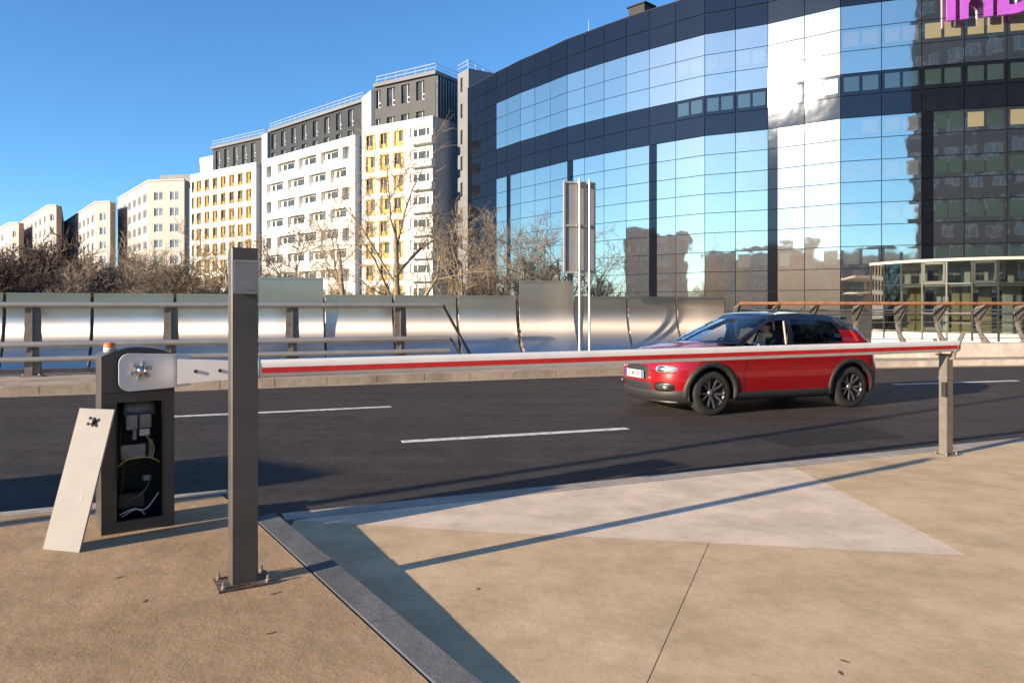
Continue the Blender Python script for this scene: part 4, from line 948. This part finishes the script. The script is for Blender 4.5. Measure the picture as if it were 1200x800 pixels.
def body_pt(st, z):
    xf, xr, w_ = lerp(XF, z), lerp(XR, z), lerp(WW, z)
    if st[0] == 'f':                                   # from nose centre round to x = -1.35
        xe = -1.35; te = max(0, (xe-xf)/LF); amax = math.acos(max(0, (1-min(1,te)))**(NFp/2)); a = amax*st[1]
        u = 1 - math.cos(a)**(2/NFp); return xf + LF*u, w_*math.sin(a)**(2/NFp)
    if st[0] == 'x': return st[1], car_y(st[1], z)
    a = math.pi/2*st[1]; x1 = max(xr - LRr, 1.57); Lr = xr - x1
    return xr - Lr*(1-math.cos(a)**(2/NRp)), w_*math.sin(a)**(2/NRp)
body = MB()
for sg in (-1, 1):
    G = []
    for st in STN:
        x0, y0 = body_pt(st, .5); zt = lerp(ZTOP, body_pt(st, .82)[0]); zl = zlow(x0, y0); col = []
        for j in range(NV+1):
            z = zl + (zt-zl)*j/NV; x, y = body_pt(st, z); col.append((x, sg*y, z))
        # tucked-in shoulder
        G.append(col)
    body.grid(G)
    ledge = [[c[-1], (c[-1][0]*.985, c[-1][1]*.93, c[-1][2]+.012)] for c, st in zip(G, STN) if c[-1][0] > -.92]
    body.grid(ledge)
    if sg == -1: topn = [c[-1] for c in G]
hood_st = [p for p in topn if p[0] < -.86]
H_ = []
for p in hood_st:
    cr = .028 + .05*max(0, min(1, (p[0]+1.9)/.9)); yy = abs(p[1])
    H_.append([(p[0] + .0, yy*t, p[2] + cr*(1-t**2)*min(1, yy/.5) + .012*max(0, 1-abs(abs(t)-.72)/.12)*min(1, yy/.6)) for t in [-1+2*k/16 for k in range(17)]])
body.grid(H_)
body.build('body', M['carred'], car)
# greenhouse
GZ0 = lambda x: lerp(ZTOP, x)
def gh(side, v):                                       # piecewise outline at height fraction v
    k = v
    xf = -1.06 + (.86+.10)*k - .06*math.sin(math.pi*k); Lf = .36*(1-k) + .16*k
    wv = .795 - .185*k + .035*math.sin(math.pi*k)
    xn = [(-.66, .02), (.14, .20), (.24, .29), (1.21, 1.00), (1.51, 1.22)]
    xn = [a + (b-a)*k + (.05*math.sin(math.pi*k) if i >= 3 else 0) for i, (a, b) in enumerate(xn)]
    xn[0] = xf + Lf
    xr = 1.89 - .40*k + .06*math.sin(math.pi*k)
    return xf, Lf, wv, xn, xr
SEG = [('f', k/10) for k in range(10)] + [(i, k/8) for i in range(4) for k in range(8)] + [('r', 1-k/8) for k in range(9)]
def gpt(st, v):
    xf, Lf, wv, xn, xr = gh(0, v)
    if st[0] == 'f': a = math.pi/2*st[1]; x, y = xf + Lf*(1-math.cos(a)**(2/2.3)), wv*math.sin(a)**(2/2.3)
    elif st[0] == 'r': a = math.pi/2*st[1]; Lr = xr - xn[4]; x, y = xr - Lr*(1-math.cos(a)**(2/2.8)), wv*math.sin(a)**(2/2.8)
    else: i, t = st; x, y = xn[i] + (xn[i+1]-xn[i])*t, wv*(1 - .03*max(0, (xn[i] + (xn[i+1]-xn[i])*t - .2)/1.2)**2)
    z0 = GZ0(x) + (.06 if st[0] == 'f' else 0)*(1-v); z1 = lerp([(-.2,1.41),(.1,1.45),(.4,1.46),(.8,1.445),(1.1,1.415),(1.4,1.365),(1.7,1.33)], x)
    return x, y, z0 + (z1-z0)*v
VV = [0, .07, .2, .35, .5, .65, .8, .9, 1.0]
def reg(i, j):
    v0 = (VV[j]+VV[j+1])/2; st = SEG[i]
    if v0 < .07 or v0 > .9: return None
    if st[0] == 'f' and st[1] < .78: return 'windscreen'
    if v0 > .8 and st[0] in (0, 2): return None
    if st[0] == 0 and st[1] < .99: return 'front_window'
    if st[0] == 2 and st[1] < .99: return 'rear_window'
    if st[0] == 'r' and st[1] <= .68: return 'tailgate_window'
    return None
pil = MB(); glz = {}
for sg in (-1, 1):
    G = [[(gpt(st, v)[0], sg*gpt(st, v)[1], gpt(st, v)[2]) for v in VV] for st in SEG]
    vs = [p for c in G for p in c]; m = len(VV)
    for i in range(len(SEG)-1):
        for j in range(m-1):
            r = reg(i, j); f = (i*m+j, (i+1)*m+j, (i+1)*m+j+1, i*m+j+1)
            if r is None:
                redp = SEG[i][0] in (3, 'r') and VV[j] < .45
                pil.add([vs[k] for k in f], [(0,1,2,3)], 1 if redp else 0, True)
            else:
                key = (r, 0 if r in ('windscreen','tailgate_window') else sg); q = glz.setdefault(key, MB()); q.add([(vs[k][0]*.996, vs[k][1]*.993, vs[k][2]-.002) for k in f], [(0,1,2,3)], 0, True)
    if sg == -1: tops = [c[-1] for c in G]
roof = MB(); RG = []
for p in tops: RG.append([(p[0], abs(p[1])*t, p[2] + .026*(1-t**2)*min(1, abs(p[1])/.4)) for t in [-1+k/6 for k in range(13)]])
roof.grid(RG); roof.build('roof', M['carroof'], car)
bmw = pil.build('pillars', [M['carroof'], M['carred']], car)
for (r, sg), q in glz.items():
    if r == 'front_window' and sg == -1: continue      # the driver's window is wound down
    q.build('window', M['carglass'] if r in ('windscreen','front_window') else M['cardark'], car)
# quarter-light bar, window edge
MB().tube((-.42,-.765,.965), (-.36,-.745,1.12), .012, .012, 6).build('quarter_bar', M['carblack'], car)
MB().tube((.135,-.765,.98), (.185,-.64,1.36), .016, .016, 6).build('door_pillar_trim', M['pillarpale'], car)
# inner tub, dash, seats, wheel
MB().box((.3,0,.30), (2.6,1.38,.04)).box((-.88,0,.62), (.04,1.4,.6)).box((1.6,0,.62), (.04,1.3,.6)).box((.35,.70,.6),(2.4,.03,.6)).box((.35,-.73,.6),(2.4,.03,.62)).build('floor_tub', M['interior'], car)
MB().bbox((-.84,0,.88), (.24,1.4,.14), .05, axis=1).build('dashboard', M['interior'], car)
for y in (-.36, .36):
    MB().bbox((-.02,y,.50), (.5,.48,.16), .04, axis=1).build('seat', M['seat'], car)
    sb = MB(); sb.sweep([(-.06,0),(.06,0),(.20,.62),(.10,.64),(-.0,.3)], (1,0,0), (0,0,1), (.24,y,.55), (0,-.23,0), (0,.23,0)); sb.build('seat_back', M['seat'], car)
    MB().bbox((.40,y,1.20), (.08,.25,.17), .03, axis=1).build('head_rest', M['seat'], car)
MB().bbox((1.35,0,.85), (.14,1.2,.55), .04, axis=1).build('rear_seat', M['seat'], car)
sw = MB(); c0 = Vector((-.64,-.36,.93)); ax = Vector((-.86,0,-.5)).normalized(); e1 = Vector((0,1,0)); e2 = ax.cross(e1)
ringp = [c0 + (e1*math.cos(2*math.pi*k/20) + e2*math.sin(2*math.pi*k/20))*.18 for k in range(21)]
sw.path(ringp, .015, 6); sw.tube(c0, c0 + ax*.25, .03, .03, 8); sw.path([c0 - e1*.17, c0 + e1*.17], .014, 5); sw.build('steering_wheel', M['black'], car)
# wheel wells and wheels
for wx in WX:
    for sg in (-1, 1):
        we = MB(); pts_ = [(wx + (AR+.005)*math.cos(t), WZ + (AR+.005)*math.sin(t)) for t in [math.pi*(-.08 + 1.16*k/16) for k in range(17)]]
        we.grid([[(p[0], sg*.845, p[1]), (p[0], sg*.56, p[1])] for p in pts_]); we.add([(p[0], sg*.56, p[1]) for p in pts_], [list(range(17))]); we.build('wheel_well', M['carblack'], car)
        ar = MB(); G = []
        for k in range(25):
            t = math.pi*(-.06 + 1.12*k/24); row = []
            for r_, off in ((AR-.012,-.03),(AR-.012,.012),(AR+.03,.018),(AR+.062,.014),(AR+.07,-.01)):
                x, z = wx + r_*math.cos(t), max(.2, WZ + r_*math.sin(t)); row.append((x, sg*(car_y(x, z)+off), z))
            G.append(row)
        ar.grid(G); ar.build('arch_trim', M['carblack'], car)
        ty = MB(); ty.lathe([(.225,-.09),(.29,-.098),(.312,-.085),(.318,-.05),(.318,.05),(.312,.085),(.29,.098),(.225,.09)], (0,0,0), 'y', 32)
        wh = ty.build('wheel', M['tyre'], car); wh.location = (wx, sg*.758, WZ); wh.rotation_euler = (0, RNG.uniform(0, 1), 0)
        rm = MB(); rm.lathe([(.001,.02),(.20,.03),(.222,.07),(.226,-.06*0+.088),(.215,.092)], (0,0,0), 'y', 32)
        spk = MB(); f_ = -.075
        for k in range(5):
            a = 2*math.pi*k/5
            for da in (-.2, .2):
                b0_, b1_ = a + da*.55, a + da*1.35; p0, p1 = Vector((.05*math.cos(b0_), 0, .05*math.sin(b0_))), Vector((.215*math.cos(b1_), 0, .215*math.sin(b1_)))
                dr_ = (p1-p0).normalized(); sd = Vector((-dr_.z,0,dr_.x)); vs = []
                for p, wd, f in ((p0,.014,-.06),(p1,.011,-.085)):
                    vs += [p - sd*wd + Vector((0,f,0)), p + sd*wd + Vector((0,f,0)), p + sd*wd + Vector((0,f+.03,0)), p - sd*wd + Vector((0,f+.03,0))]
                spk.add(vs, [(0,1,5,4),(1,2,6,5),(3,0,4,7),(2,3,7,6)])
        spk.lathe([(.001,-.07),(.05,-.068),(.055,-.05)], (0,0,0), 'y', 16)
        for q in (rm,): q.v = [(v[0], v[1]*-1, v[2]) for v in q.v]
        if sg == 1: 
            for q in (rm, spk): q.v = [(v[0], -v[1], v[2]) for v in q.v]
        rm.build('rim', M['rim'], wh); spk.build('spokes', M['rimlip'], wh)
# lower trim, doors, handles, mirrors, lamps, plate
def side_strip(pts2, wd, off, m, name, sg=-1, par=car):
    mb = MB(); G = []
    for i, (x, z) in enumerate(pts2):
        a = Vector(pts2[max(i-1,0)]); b = Vector(pts2[min(i+1,len(pts2)-1)]); d = (b-a).normalized(); n = Vector((-d.y, d.x))*wd/2
        G.append([(x-n.x, sg*(car_y(x-n.x, z-n.y)+off), z-n.y), (x+n.x, sg*(car_y(x+n.x, z+n.y)+off), z+n.y)])
    mb.grid(G); return mb.build(name, M[m], par)
for sg in (-1, 1):
    sk = MB(); G = [[(x, sg*(car_y(x, z)+o), z) for z, o in ((.19,-.03),(.20,.014),(.30,.016),(.325,.0))] for x in [-.84 + 1.74*k/16 for k in range(17)]]
    sk.grid(G); sk.build('sill_trim', M['carblack'], car)
    side_strip([(-.60,.93),(-.66,.75),(-.72,.5),(-.70,.34)], .012, .003, 'carblack', 'door_seam', sg)
    side_strip([(.20,.95),(.22,.7),(.22,.34)], .012, .003, 'carblack', 'door_seam', sg)
    side_strip([(1.12,.99),(1.14,.8),(1.02,.66),(.90,.5),(.86,.34)], .012, .003, 'carblack', 'door_seam', sg)
    for x in (.06, .98):
        mb = MB(); mb.bbox((x, sg*(car_y(x,.86)+.016), .86), (.2,.03,.032), .01, axis=0); mb.build('door_handle', M['carred'], car)
    mi = MB(); mi.ball((-.50, sg*.93, 1.0), .1, 8, 0, (.75,1.05,.72)); mi.tube((-.52, sg*.80, .955), (-.52, sg*.92, .985), .03, .03, 6); mo_ = mi.build('wing_mirror', M['carroof'], car)
    mg = MB(); mg.box((-.445, sg*.93, 1.0), (.006,.15,.1)); mg.build('mirror_glass', M['chrome'], mo_)
def blob(yc, zc, a, b, off, name, m, par=car, e=2.8, xback=0, sg=1, rings=4, seg=28):
    mb = MB(); vs = []; G = []
    for i in range(rings+1):
        row = []
        for k in range(seg+1):
            t = 2*math.pi*k/seg; rho = i/rings; cy, cz = math.copysign(abs(math.cos(t))**(2/e), math.cos(t)), math.copysign(abs(math.sin(t))**(2/e), math.sin(t))
            y, z = yc + rho*a*cy, zc + rho*b*cz; o = off*(1 - rho**6) - (.01 if i == rings else 0); row.append((car_xf(y, z) - o, y*sg, z))
        G.append(row)
    mb.grid(G); return mb.build(name, M[m], par)
blob(0, .60, .36, .115, .012, 'grille', 'carblack', e=5)
blob(0, .405, .46, .07, .012, 'air_intake', 'carblack', e=6)
# bumper lower trim
bl = MB(); G = []
for k in range(41):
    y = -.80 + 1.6*k/40; G.append([(car_xf(y, z) - o, y, z) for z, o in ((.165,-.04),(.175,.02),(.25,.03),(.335,.022),(.365,-.005))])
bl.grid(G); bl.build('bumper_trim', M['carblack'], car)
bl2 = MB(); bl2.grid([[(car_xf(y, .19) - .035, y, .185), (car_xf(y, .19) - .035, y, .202)] for y in [-.7 + 1.4*k/30 for k in range(31)]]); bl2.build('bumper_lip', M['chrome'], car)
for sg in (1, -1):
    hl = blob(.60, .665, .165, .066, .02, 'headlight', 'lamp', sg=sg); blob(.56, .665, .07, .05, .026, 'lamp_lens', 'chrome', hl, sg=sg); 
    blob(.60, .665, .175, .076, .010, 'headlight_surround', 'carred', sg=sg)
    blob(.60, .815, .14, .018, .018, 'daytime_light', 'lamp', sg=sg, e=4)
    fg = blob(.585, .405, .16, .082, .018, 'fog_lamp_bezel', 'rim', sg=sg, e=3); blob(.575, .405, .125, .055, .026, 'fog_lamp_recess', 'black', fg, sg=sg); blob(.63, .405, .035, .035, .034, 'fog_lamp', 'lamp', fg, sg=sg, e=2)
blob(0, .755, .30, .012, .014, 'chrome_bar', 'chrome', e=6)
xp = lerp(XF, .56) - .03
pt_ = MB().box((xp, 0, .565), (.012,.52,.11)).build('number_plate', M['plate'], car)
for y in (.235,-.235): MB().box((xp-.008, y, .565), (.004,.042,.106)).build('plate_band', M['plateblue'], pt_)
tm = text_mesh('EL-402-ZK', .092, M['ink'], .001, .001)
inst('plate_lettering', tm, pt_, (xp-.008, 0, .563), (R(90), 0, R(-90)), (.82,1,1))
for sg in (-1, 1):
    tl = MB(); tl.grid([[(lerp(XR,z) - .02 - .12*(1-t) + .012, sg*(.60+.225*t*(1)), z) for z in (.80,.88,.96)] for t in (0,.5,1)]); tl.build('tail_lamp', M['red'], car)
MB().tube((.95,0,1.43), (1.15,0,1.56), .006, .004, 6).build('aerial', M['black'], car)
MB().bbox((1.46,0,1.375), (.2,.98,.03), .01, axis=1).build('roof_spoiler', M['carroof'], car)
# ================================================================== the driver
def skin_body(name, J, edges, root, parent, mats, pick, sub=2):
    me = bpy.data.meshes.new(name); me.from_pydata([j[0] for j in J], edges, []); o = bpy.data.objects.new(name, me); COL.objects.link(o)
    md = o.modifiers.new('skin', 'SKIN'); md.use_smooth_shade = True
    for i, j in enumerate(J):
        sv = me.skin_vertices[0].data[i]; r = j[1]; sv.radius = r if isinstance(r, tuple) else (r, r); sv.use_root = (i == root)
    sd_ = o.modifiers.new('sub', 'SUBSURF'); sd_.levels = sub; sd_.render_levels = sub
    dg = bpy.context.evaluated_depsgraph_get(); dg.update(); m2 = bpy.data.meshes.new_from_object(o.evaluated_get(dg)); bpy.data.objects.remove(o)
    m2.materials.clear()
    for m in mats: m2.materials.append(m)
    for p in m2.polygons: p.material_index = pick(p.center); p.use_smooth = True
    return inst(name, m2, parent)
cy = -.36
J = [((.30,cy,.64),.14), ((.36,cy,.82),(.15,.12)), ((.40,cy,1.0),(.17,.11)), ((.41,cy,1.10),(.10,.08)), ((.40,cy,1.16),.052), ((.375,cy,1.21),.062), ((.36,cy,1.27),(.085,.095)), ((.365,cy,1.335),(.07,.08)),
     ((.40,cy-.19,1.05),.06), ((.24,cy-.25,.88),.048), ((-.06,cy-.16,1.0),.036), ((-.20,cy-.11,1.05),(.026,.036)), ((-.255,cy-.09,1.065),(.022,.036)),
     ((.40,cy+.19,1.05),.06), ((.22,cy+.24,.86),.048), ((-.06,cy+.17,.98),.036), ((-.20,cy+.12,1.02),(.026,.036)), ((-.255,cy+.10,1.03),(.022,.036)),
     ((.26,cy-.10,.63),.095), ((-.12,cy-.12,.68),.075), ((-.45,cy-.12,.42),.05), ((-.58,cy-.12,.38),.04),
     ((.26,cy+.10,.63),.095), ((-.12,cy+.12,.68),.075), ((-.45,cy+.12,.42),.05), ((-.58,cy+.12,.38),.04)]
ED = [(0,1),(1,2),(2,3),(3,4),(4,5),(5,6),(6,7),(2,8),(8,9),(9,10),(10,11),(11,12),(2,13),(13,14),(14,15),(15,16),(16,17),(0,18),(18,19),(19,20),(20,21),(0,22),(22,23),(23,24),(24,25)]
for hand, sgn_ in ((12, 1), (17, -1)):
    hx, hy, hz = J[hand][0]
    for f in range(4):
        b = len(J); o = (f-1.5)*.019; ln_ = (.85,1.0,.95,.75)[f]
        J += [((hx-.035, hy+sgn_*.005, hz+.012+o*.9),.009), ((hx-.055*ln_, hy+sgn_*.03, hz+.01+o),.0085), ((hx-.04*ln_, hy+sgn_*.05, hz+.0+o),.0075)]; ED += [(hand,b),(b,b+1),(b+1,b+2)]
    b = len(J); J += [((hx+.005, hy+sgn_*.025, hz+.035),.010), ((hx-.02, hy+sgn_*.045, hz+.045),.009)]; ED += [(hand,b),(b,b+1)]
def pick(c):
    if c.z > 1.135 and c.x > .2: return 1
    if c.x < -.17 and c.z > .9: return 1
    return 0
per = skin_body('person', J, ED, 0, None, [M['jacket'], M['skin']], pick)
per.location = car.location + Vector((math.cos(R(20)), math.sin(R(20)), 0))*-.30 + Vector((0,0,-.03)); per.rotation_euler = car.rotation_euler
tag(per, 'driver in dark jacket and pale yellow scarf holding the steering wheel', 'person')
hd_ = MB(); hd_.ball((.392,cy+.02,1.325), .105, 10, 0, (1.0,.95,.8)); hd_.v = [(v[0], v[1], max(v[2], 1.30 if v[0] < .37 else 1.30 - min(.1, (v[0]-.37)*2))) for v in hd_.v]
hd_.build('hair', M['hair'], per)
MB().box((.275,cy,1.315), (.07,.13,.014)).build('cap_peak', M['hair'], per)
nf = MB(); nf.ball((.268,cy,1.265), .017, 5, 0, (1,.8,1.3)); nf.build('nose', M['skin'], per)
for s_2 in (-1, 1):
    MB().ball((.283,cy+s_2*.033,1.285), .010, 5).build('eye', M['ink'], per); MB().ball((.375,cy+s_2*.092,1.27), .024, 6, 0, (.7,.35,1.2)).build('ear', M['skin'], per)
MB().ball((.285,cy,1.228), .012, 5, 0, (.7,2.0,.5)).build('mouth', M['red'], per)
sc_ = MB(); sc_.lathe([(.075,-.05),(.115,-.035),(.12,.0),(.10,.03),(.075,.045),(.06,.03)], (.375,cy,1.15), 'z', 18); sc_.ball((.29,cy-.03,1.08), .075, 7, 0, (.55,1.0,1.2)); sc_.build('scarf', M['scarf'], per)
# ================================================================== bare winter trees
def tree_meshes(seed, h, spread, nl=6, lv=4, fork=.28, twig=.011, up=.55, kids=(6,5,5,4), tw='twig'):
    rg = random.Random(seed); tr = MB(); cr = MB()
    def grow_(p, d, L, r, lev):
        mb = tr if lev == 0 else cr; n = 4 if lev < 2 else 3 if lev < 3 else 2; pts = [p]; q = p.copy(); dd = d.copy()
        for k in range(n):
            dd = (dd + Vector((rg.gauss(0,.13), rg.gauss(0,.13), rg.gauss(.03,.1))) * (.5 if lev == 0 else 1.1)).normalized(); q = q + dd*L/n; pts.append(q.copy())
        sides = 7 if lev == 0 else 5 if lev == 1 else 3
        for i in range(n): mb.tube(pts[i], pts[i+1], r*(1-.62*i/n), r*(1-.62*(i+1)/n), sides, cap=False)
        if lev >= lv: return
        nk = kids[min(lev, len(kids)-1)]
        for k in range(nk):
            t = (fork + (1-fork)*(k+rg.random()*.7)/nk) if lev == 0 else .18 + .8*(k+rg.random()*.8)/nk; t = min(t, .99)
            i = min(n-1, int(t*n)); base = pts[i] + (pts[i+1]-pts[i])*(t*n-i); pd_ = (pts[i+1]-pts[i]).normalized()
            a = rg.uniform(0, 2*math.pi); o = pd_.orthogonal().normalized(); o = (Matrix.Rotation(a, 3, pd_) @ o); ang = rg.uniform(.45, 1.0)*spread
            nd = (pd_*math.cos(ang) + o*math.sin(ang) + Vector((0,0,up*.35))).normalized()
            grow_(base, nd, L*(.62 if lev == 0 else .58)*rg.uniform(.75,1.2), max(twig, r*(1-.55*t)*rg.uniform(.42,.62)), lev+1)
    grow_(Vector((0,0,0)), Vector((rg.gauss(0,.06), rg.gauss(0,.06), 1)).normalized(), h*.62, h*.021, 0)
    return tr.mesh('trunk', M['bark']), cr.mesh('crown', M[tw])
TV = {'big': tree_meshes(14, 9.6, 1.2, kids=(7,6,5,4), fork=.08, twig=.012, up=.4, tw='twig3'), 'mid': tree_meshes(11, 8, 1.1, kids=(8,6,6,4), fork=.06, twig=.014, up=.45, tw='twig'), 'mid2': tree_meshes(23, 8, 1.1, kids=(7,6,5,4), fork=.06, twig=.013, up=.45, tw='twig3'),
      'bush': tree_meshes(5, 5, 1.2, kids=(10,8,7,6), fork=.03, twig=.017, up=.3, tw='twig'), 'bush2': tree_meshes(8, 5, 1.2, kids=(10,8,7,5), fork=.03, twig=.017, up=.3, tw='twig3'), 'dark': tree_meshes(9, 5, 1.2, kids=(10,8,7,6), fork=.03, twig=.02, up=.3, tw='twig2')}
def tree(kind, px, Y, h, label, cat='tree', rot=None):
    base = {'big': 9.6, 'mid': 8, 'mid2': 8, 'bush': 5, 'bush2': 5, 'dark': 5}[kind]; k = h/base
    t = thing('bare_tree' if cat == 'tree' else 'bare_shrub', label, cat, ((px-CX)/F*Y, Y, ZG), rot if rot is not None else RNG.uniform(0, 6.28), 'bare winter trees' if cat == 'tree' else 'bare shrubs behind the screen')
    t.scale = (k, k, k); inst('trunk', TV[kind][0], t); inst('crown', TV[kind][1], t); return t
TREES = [('big',466,36,10.6,'large bare golden tree in front of the gold windowed white block'), ('mid2',548,40,7.5,'bare tree between the large golden tree and the glass corner'), ('mid2',410,40,8.6,'bare tree before the loggias of the middle white block'),
 ('mid',345,44,8.0,'bare tree left of the loggia block, behind the taller steel panel'), ('mid2',262,42,7.8,'bare tree behind the tall post, before the leftmost white block'), ('mid',612,46,8.6,'bare brown tree at the left corner of the glass building'), ('mid',655,50,9.2,'bare brown tree just behind the road sign'),
 ('mid2',590,52,7.6,'slender bare tree close to the glass building corner'), ('mid',700,56,7.4,'low bare tree right of the road sign against mirror glass'), ('mid',212,46,7.0,'bare tree before the gap between cream and white buildings'), ('mid2',150,50,7.2,'bare tree before the tallest cream office block'), ('mid',20,44,7.0,'bare tree near the far left picture edge')]
for a in TREES: tree(*a)
SH = [('bush2',235,38,4.6,'golden bare shrub left of the tall post'), ('bush2',190,40,4.9,'golden bare shrub before the tallest cream block'), ('bush',150,38,4.6,'brown bare shrub above the second steel panel'), ('bush',112,42,4.9,'brown bare shrub before the second cream block'), ('dark',70,38,4.6,'shade-toned bare shrub before the third cream block'), ('dark',38,36,4.7,'dark bare shrub near the left picture edge'), ('dark',6,37,4.6,'dark bare shrub cut by the left picture edge'),
      ('bush',285,44,4.4,'low brown shrub just right of the tall post'), ('bush',330,46,4.0,'low brown shrub behind the taller left panel'), ('bush2',395,48,4.0,'low golden shrub below the loggia block'), ('bush',620,44,4.2,'low brown shrub left of the road sign'), ('bush',690,50,4.2,'low brown shrub right of the road sign'), ('dark',-40,38,5.2,'dark bare shrub left of the picture'), ('bush2',215,50,5.4,'tall golden shrub at the cream building end wall'), ('bush',165,52,5.2,'tall brown shrub before the cream block windows'), ('dark',95,50,5.0,'shade-toned shrub in front of the third cream block')]
SH += [('bush2',250,52,6.2,'tall golden shrub behind the upper end of the tall post'), ('bush',128,47,5.6,'brown shrub between the first and second cream blocks'), ('dark',55,43,6.0,'tall shade-toned shrub below the third cream block'), ('dark',22,41,6.4,'tallest dark shrub by the left picture edge'), ('bush2',175,45,5.6,'golden shrub over the third steel panel'), ('bush',205,36,4.4,'low brown shrub right above the rail beside the cabinet'), ('bush',85,37,4.6,'low brown shrub over the second steel panel joint'), ('bush2',315,40,4.4,'golden shrub just left of the taller left panel'), ('bush2',440,44,4.2,'low golden shrub under the gold windowed block'), ('bush',575,50,5.0,'brown shrub at the foot of the glass corner'), ('bush',645,46,5.6,'dense brown shrub behind the road sign pole'), ('mid',720,60,6.4,'')][:-1]
for a in SH: tree(a[0], a[1], a[2], a[3]*1.04, a[4], 'shrub')
# ================================================================== behind the camera: what the mirror glass shows, plus slabs placed to block sky light
def back_block(label, x, y, w_, d_, h, rz, m, nr, nc):
    t = thing('office_block', label, 'building', (x, y, ZG), rz)
    MB().box((0,0,h/2), (w_,d_,h)).build('wall', M[m], t); MB().box((0,0,h+.4), (w_*.5,d_*.5,1.2)).build('roof_house', M[m], t)
    f, g = win_meshes('plain')
    for r_ in range(nr):
        for k in range(nc):
            o = inst('window', f, t, (w_/2 - w_*(k+.5)/nc, d_/2 + .06, h*(r_+.45)/nr), (0,0,math.pi), (w_/nc*.6, 1, h/nr*.5)); inst('pane', g, o)
back_block('dark tall office slab behind the viewer, mirrored in the right of the glass facade', 41, -15, 44, 10, 60, R(0), 'skyline2', 15, 14)  # known from its reflection; made large and near to block sky light
back_block('added tall tan slab right of the viewer, out of the picture, blocking sky light', 66, 17, 50, 10, 44, R(90), 'skyline', 11, 12)  # unseen slab added to block sky light and reflect tan into the screen
back_block('brown apartment block behind the viewer on the left', -62, -58, 52, 14, 17, R(-38), 'skyline', 5, 7)
back_block('low brown house row far to the left of the picture', -98, 2, 40, 14, 19, R(-75), 'skyline', 5, 8)
back_block('brown block far left, mirrored low in the facade', -112, 44, 36, 14, 22, R(-95), 'skyline', 6, 6)
back_block('grey block left of the viewer, mirrored near the facade middle', -88, -36, 34, 12, 16, R(-55), 'skyline2', 5, 5)
back_block('tan block right behind the viewer, mirrored in the steel screen', 78, 2, 40, 14, 15, R(62), 'skyline', 5, 9)
back_block('long tan block straight behind the viewer', -8, -70, 46, 14, 15, R(-4), 'skyline', 5, 10)
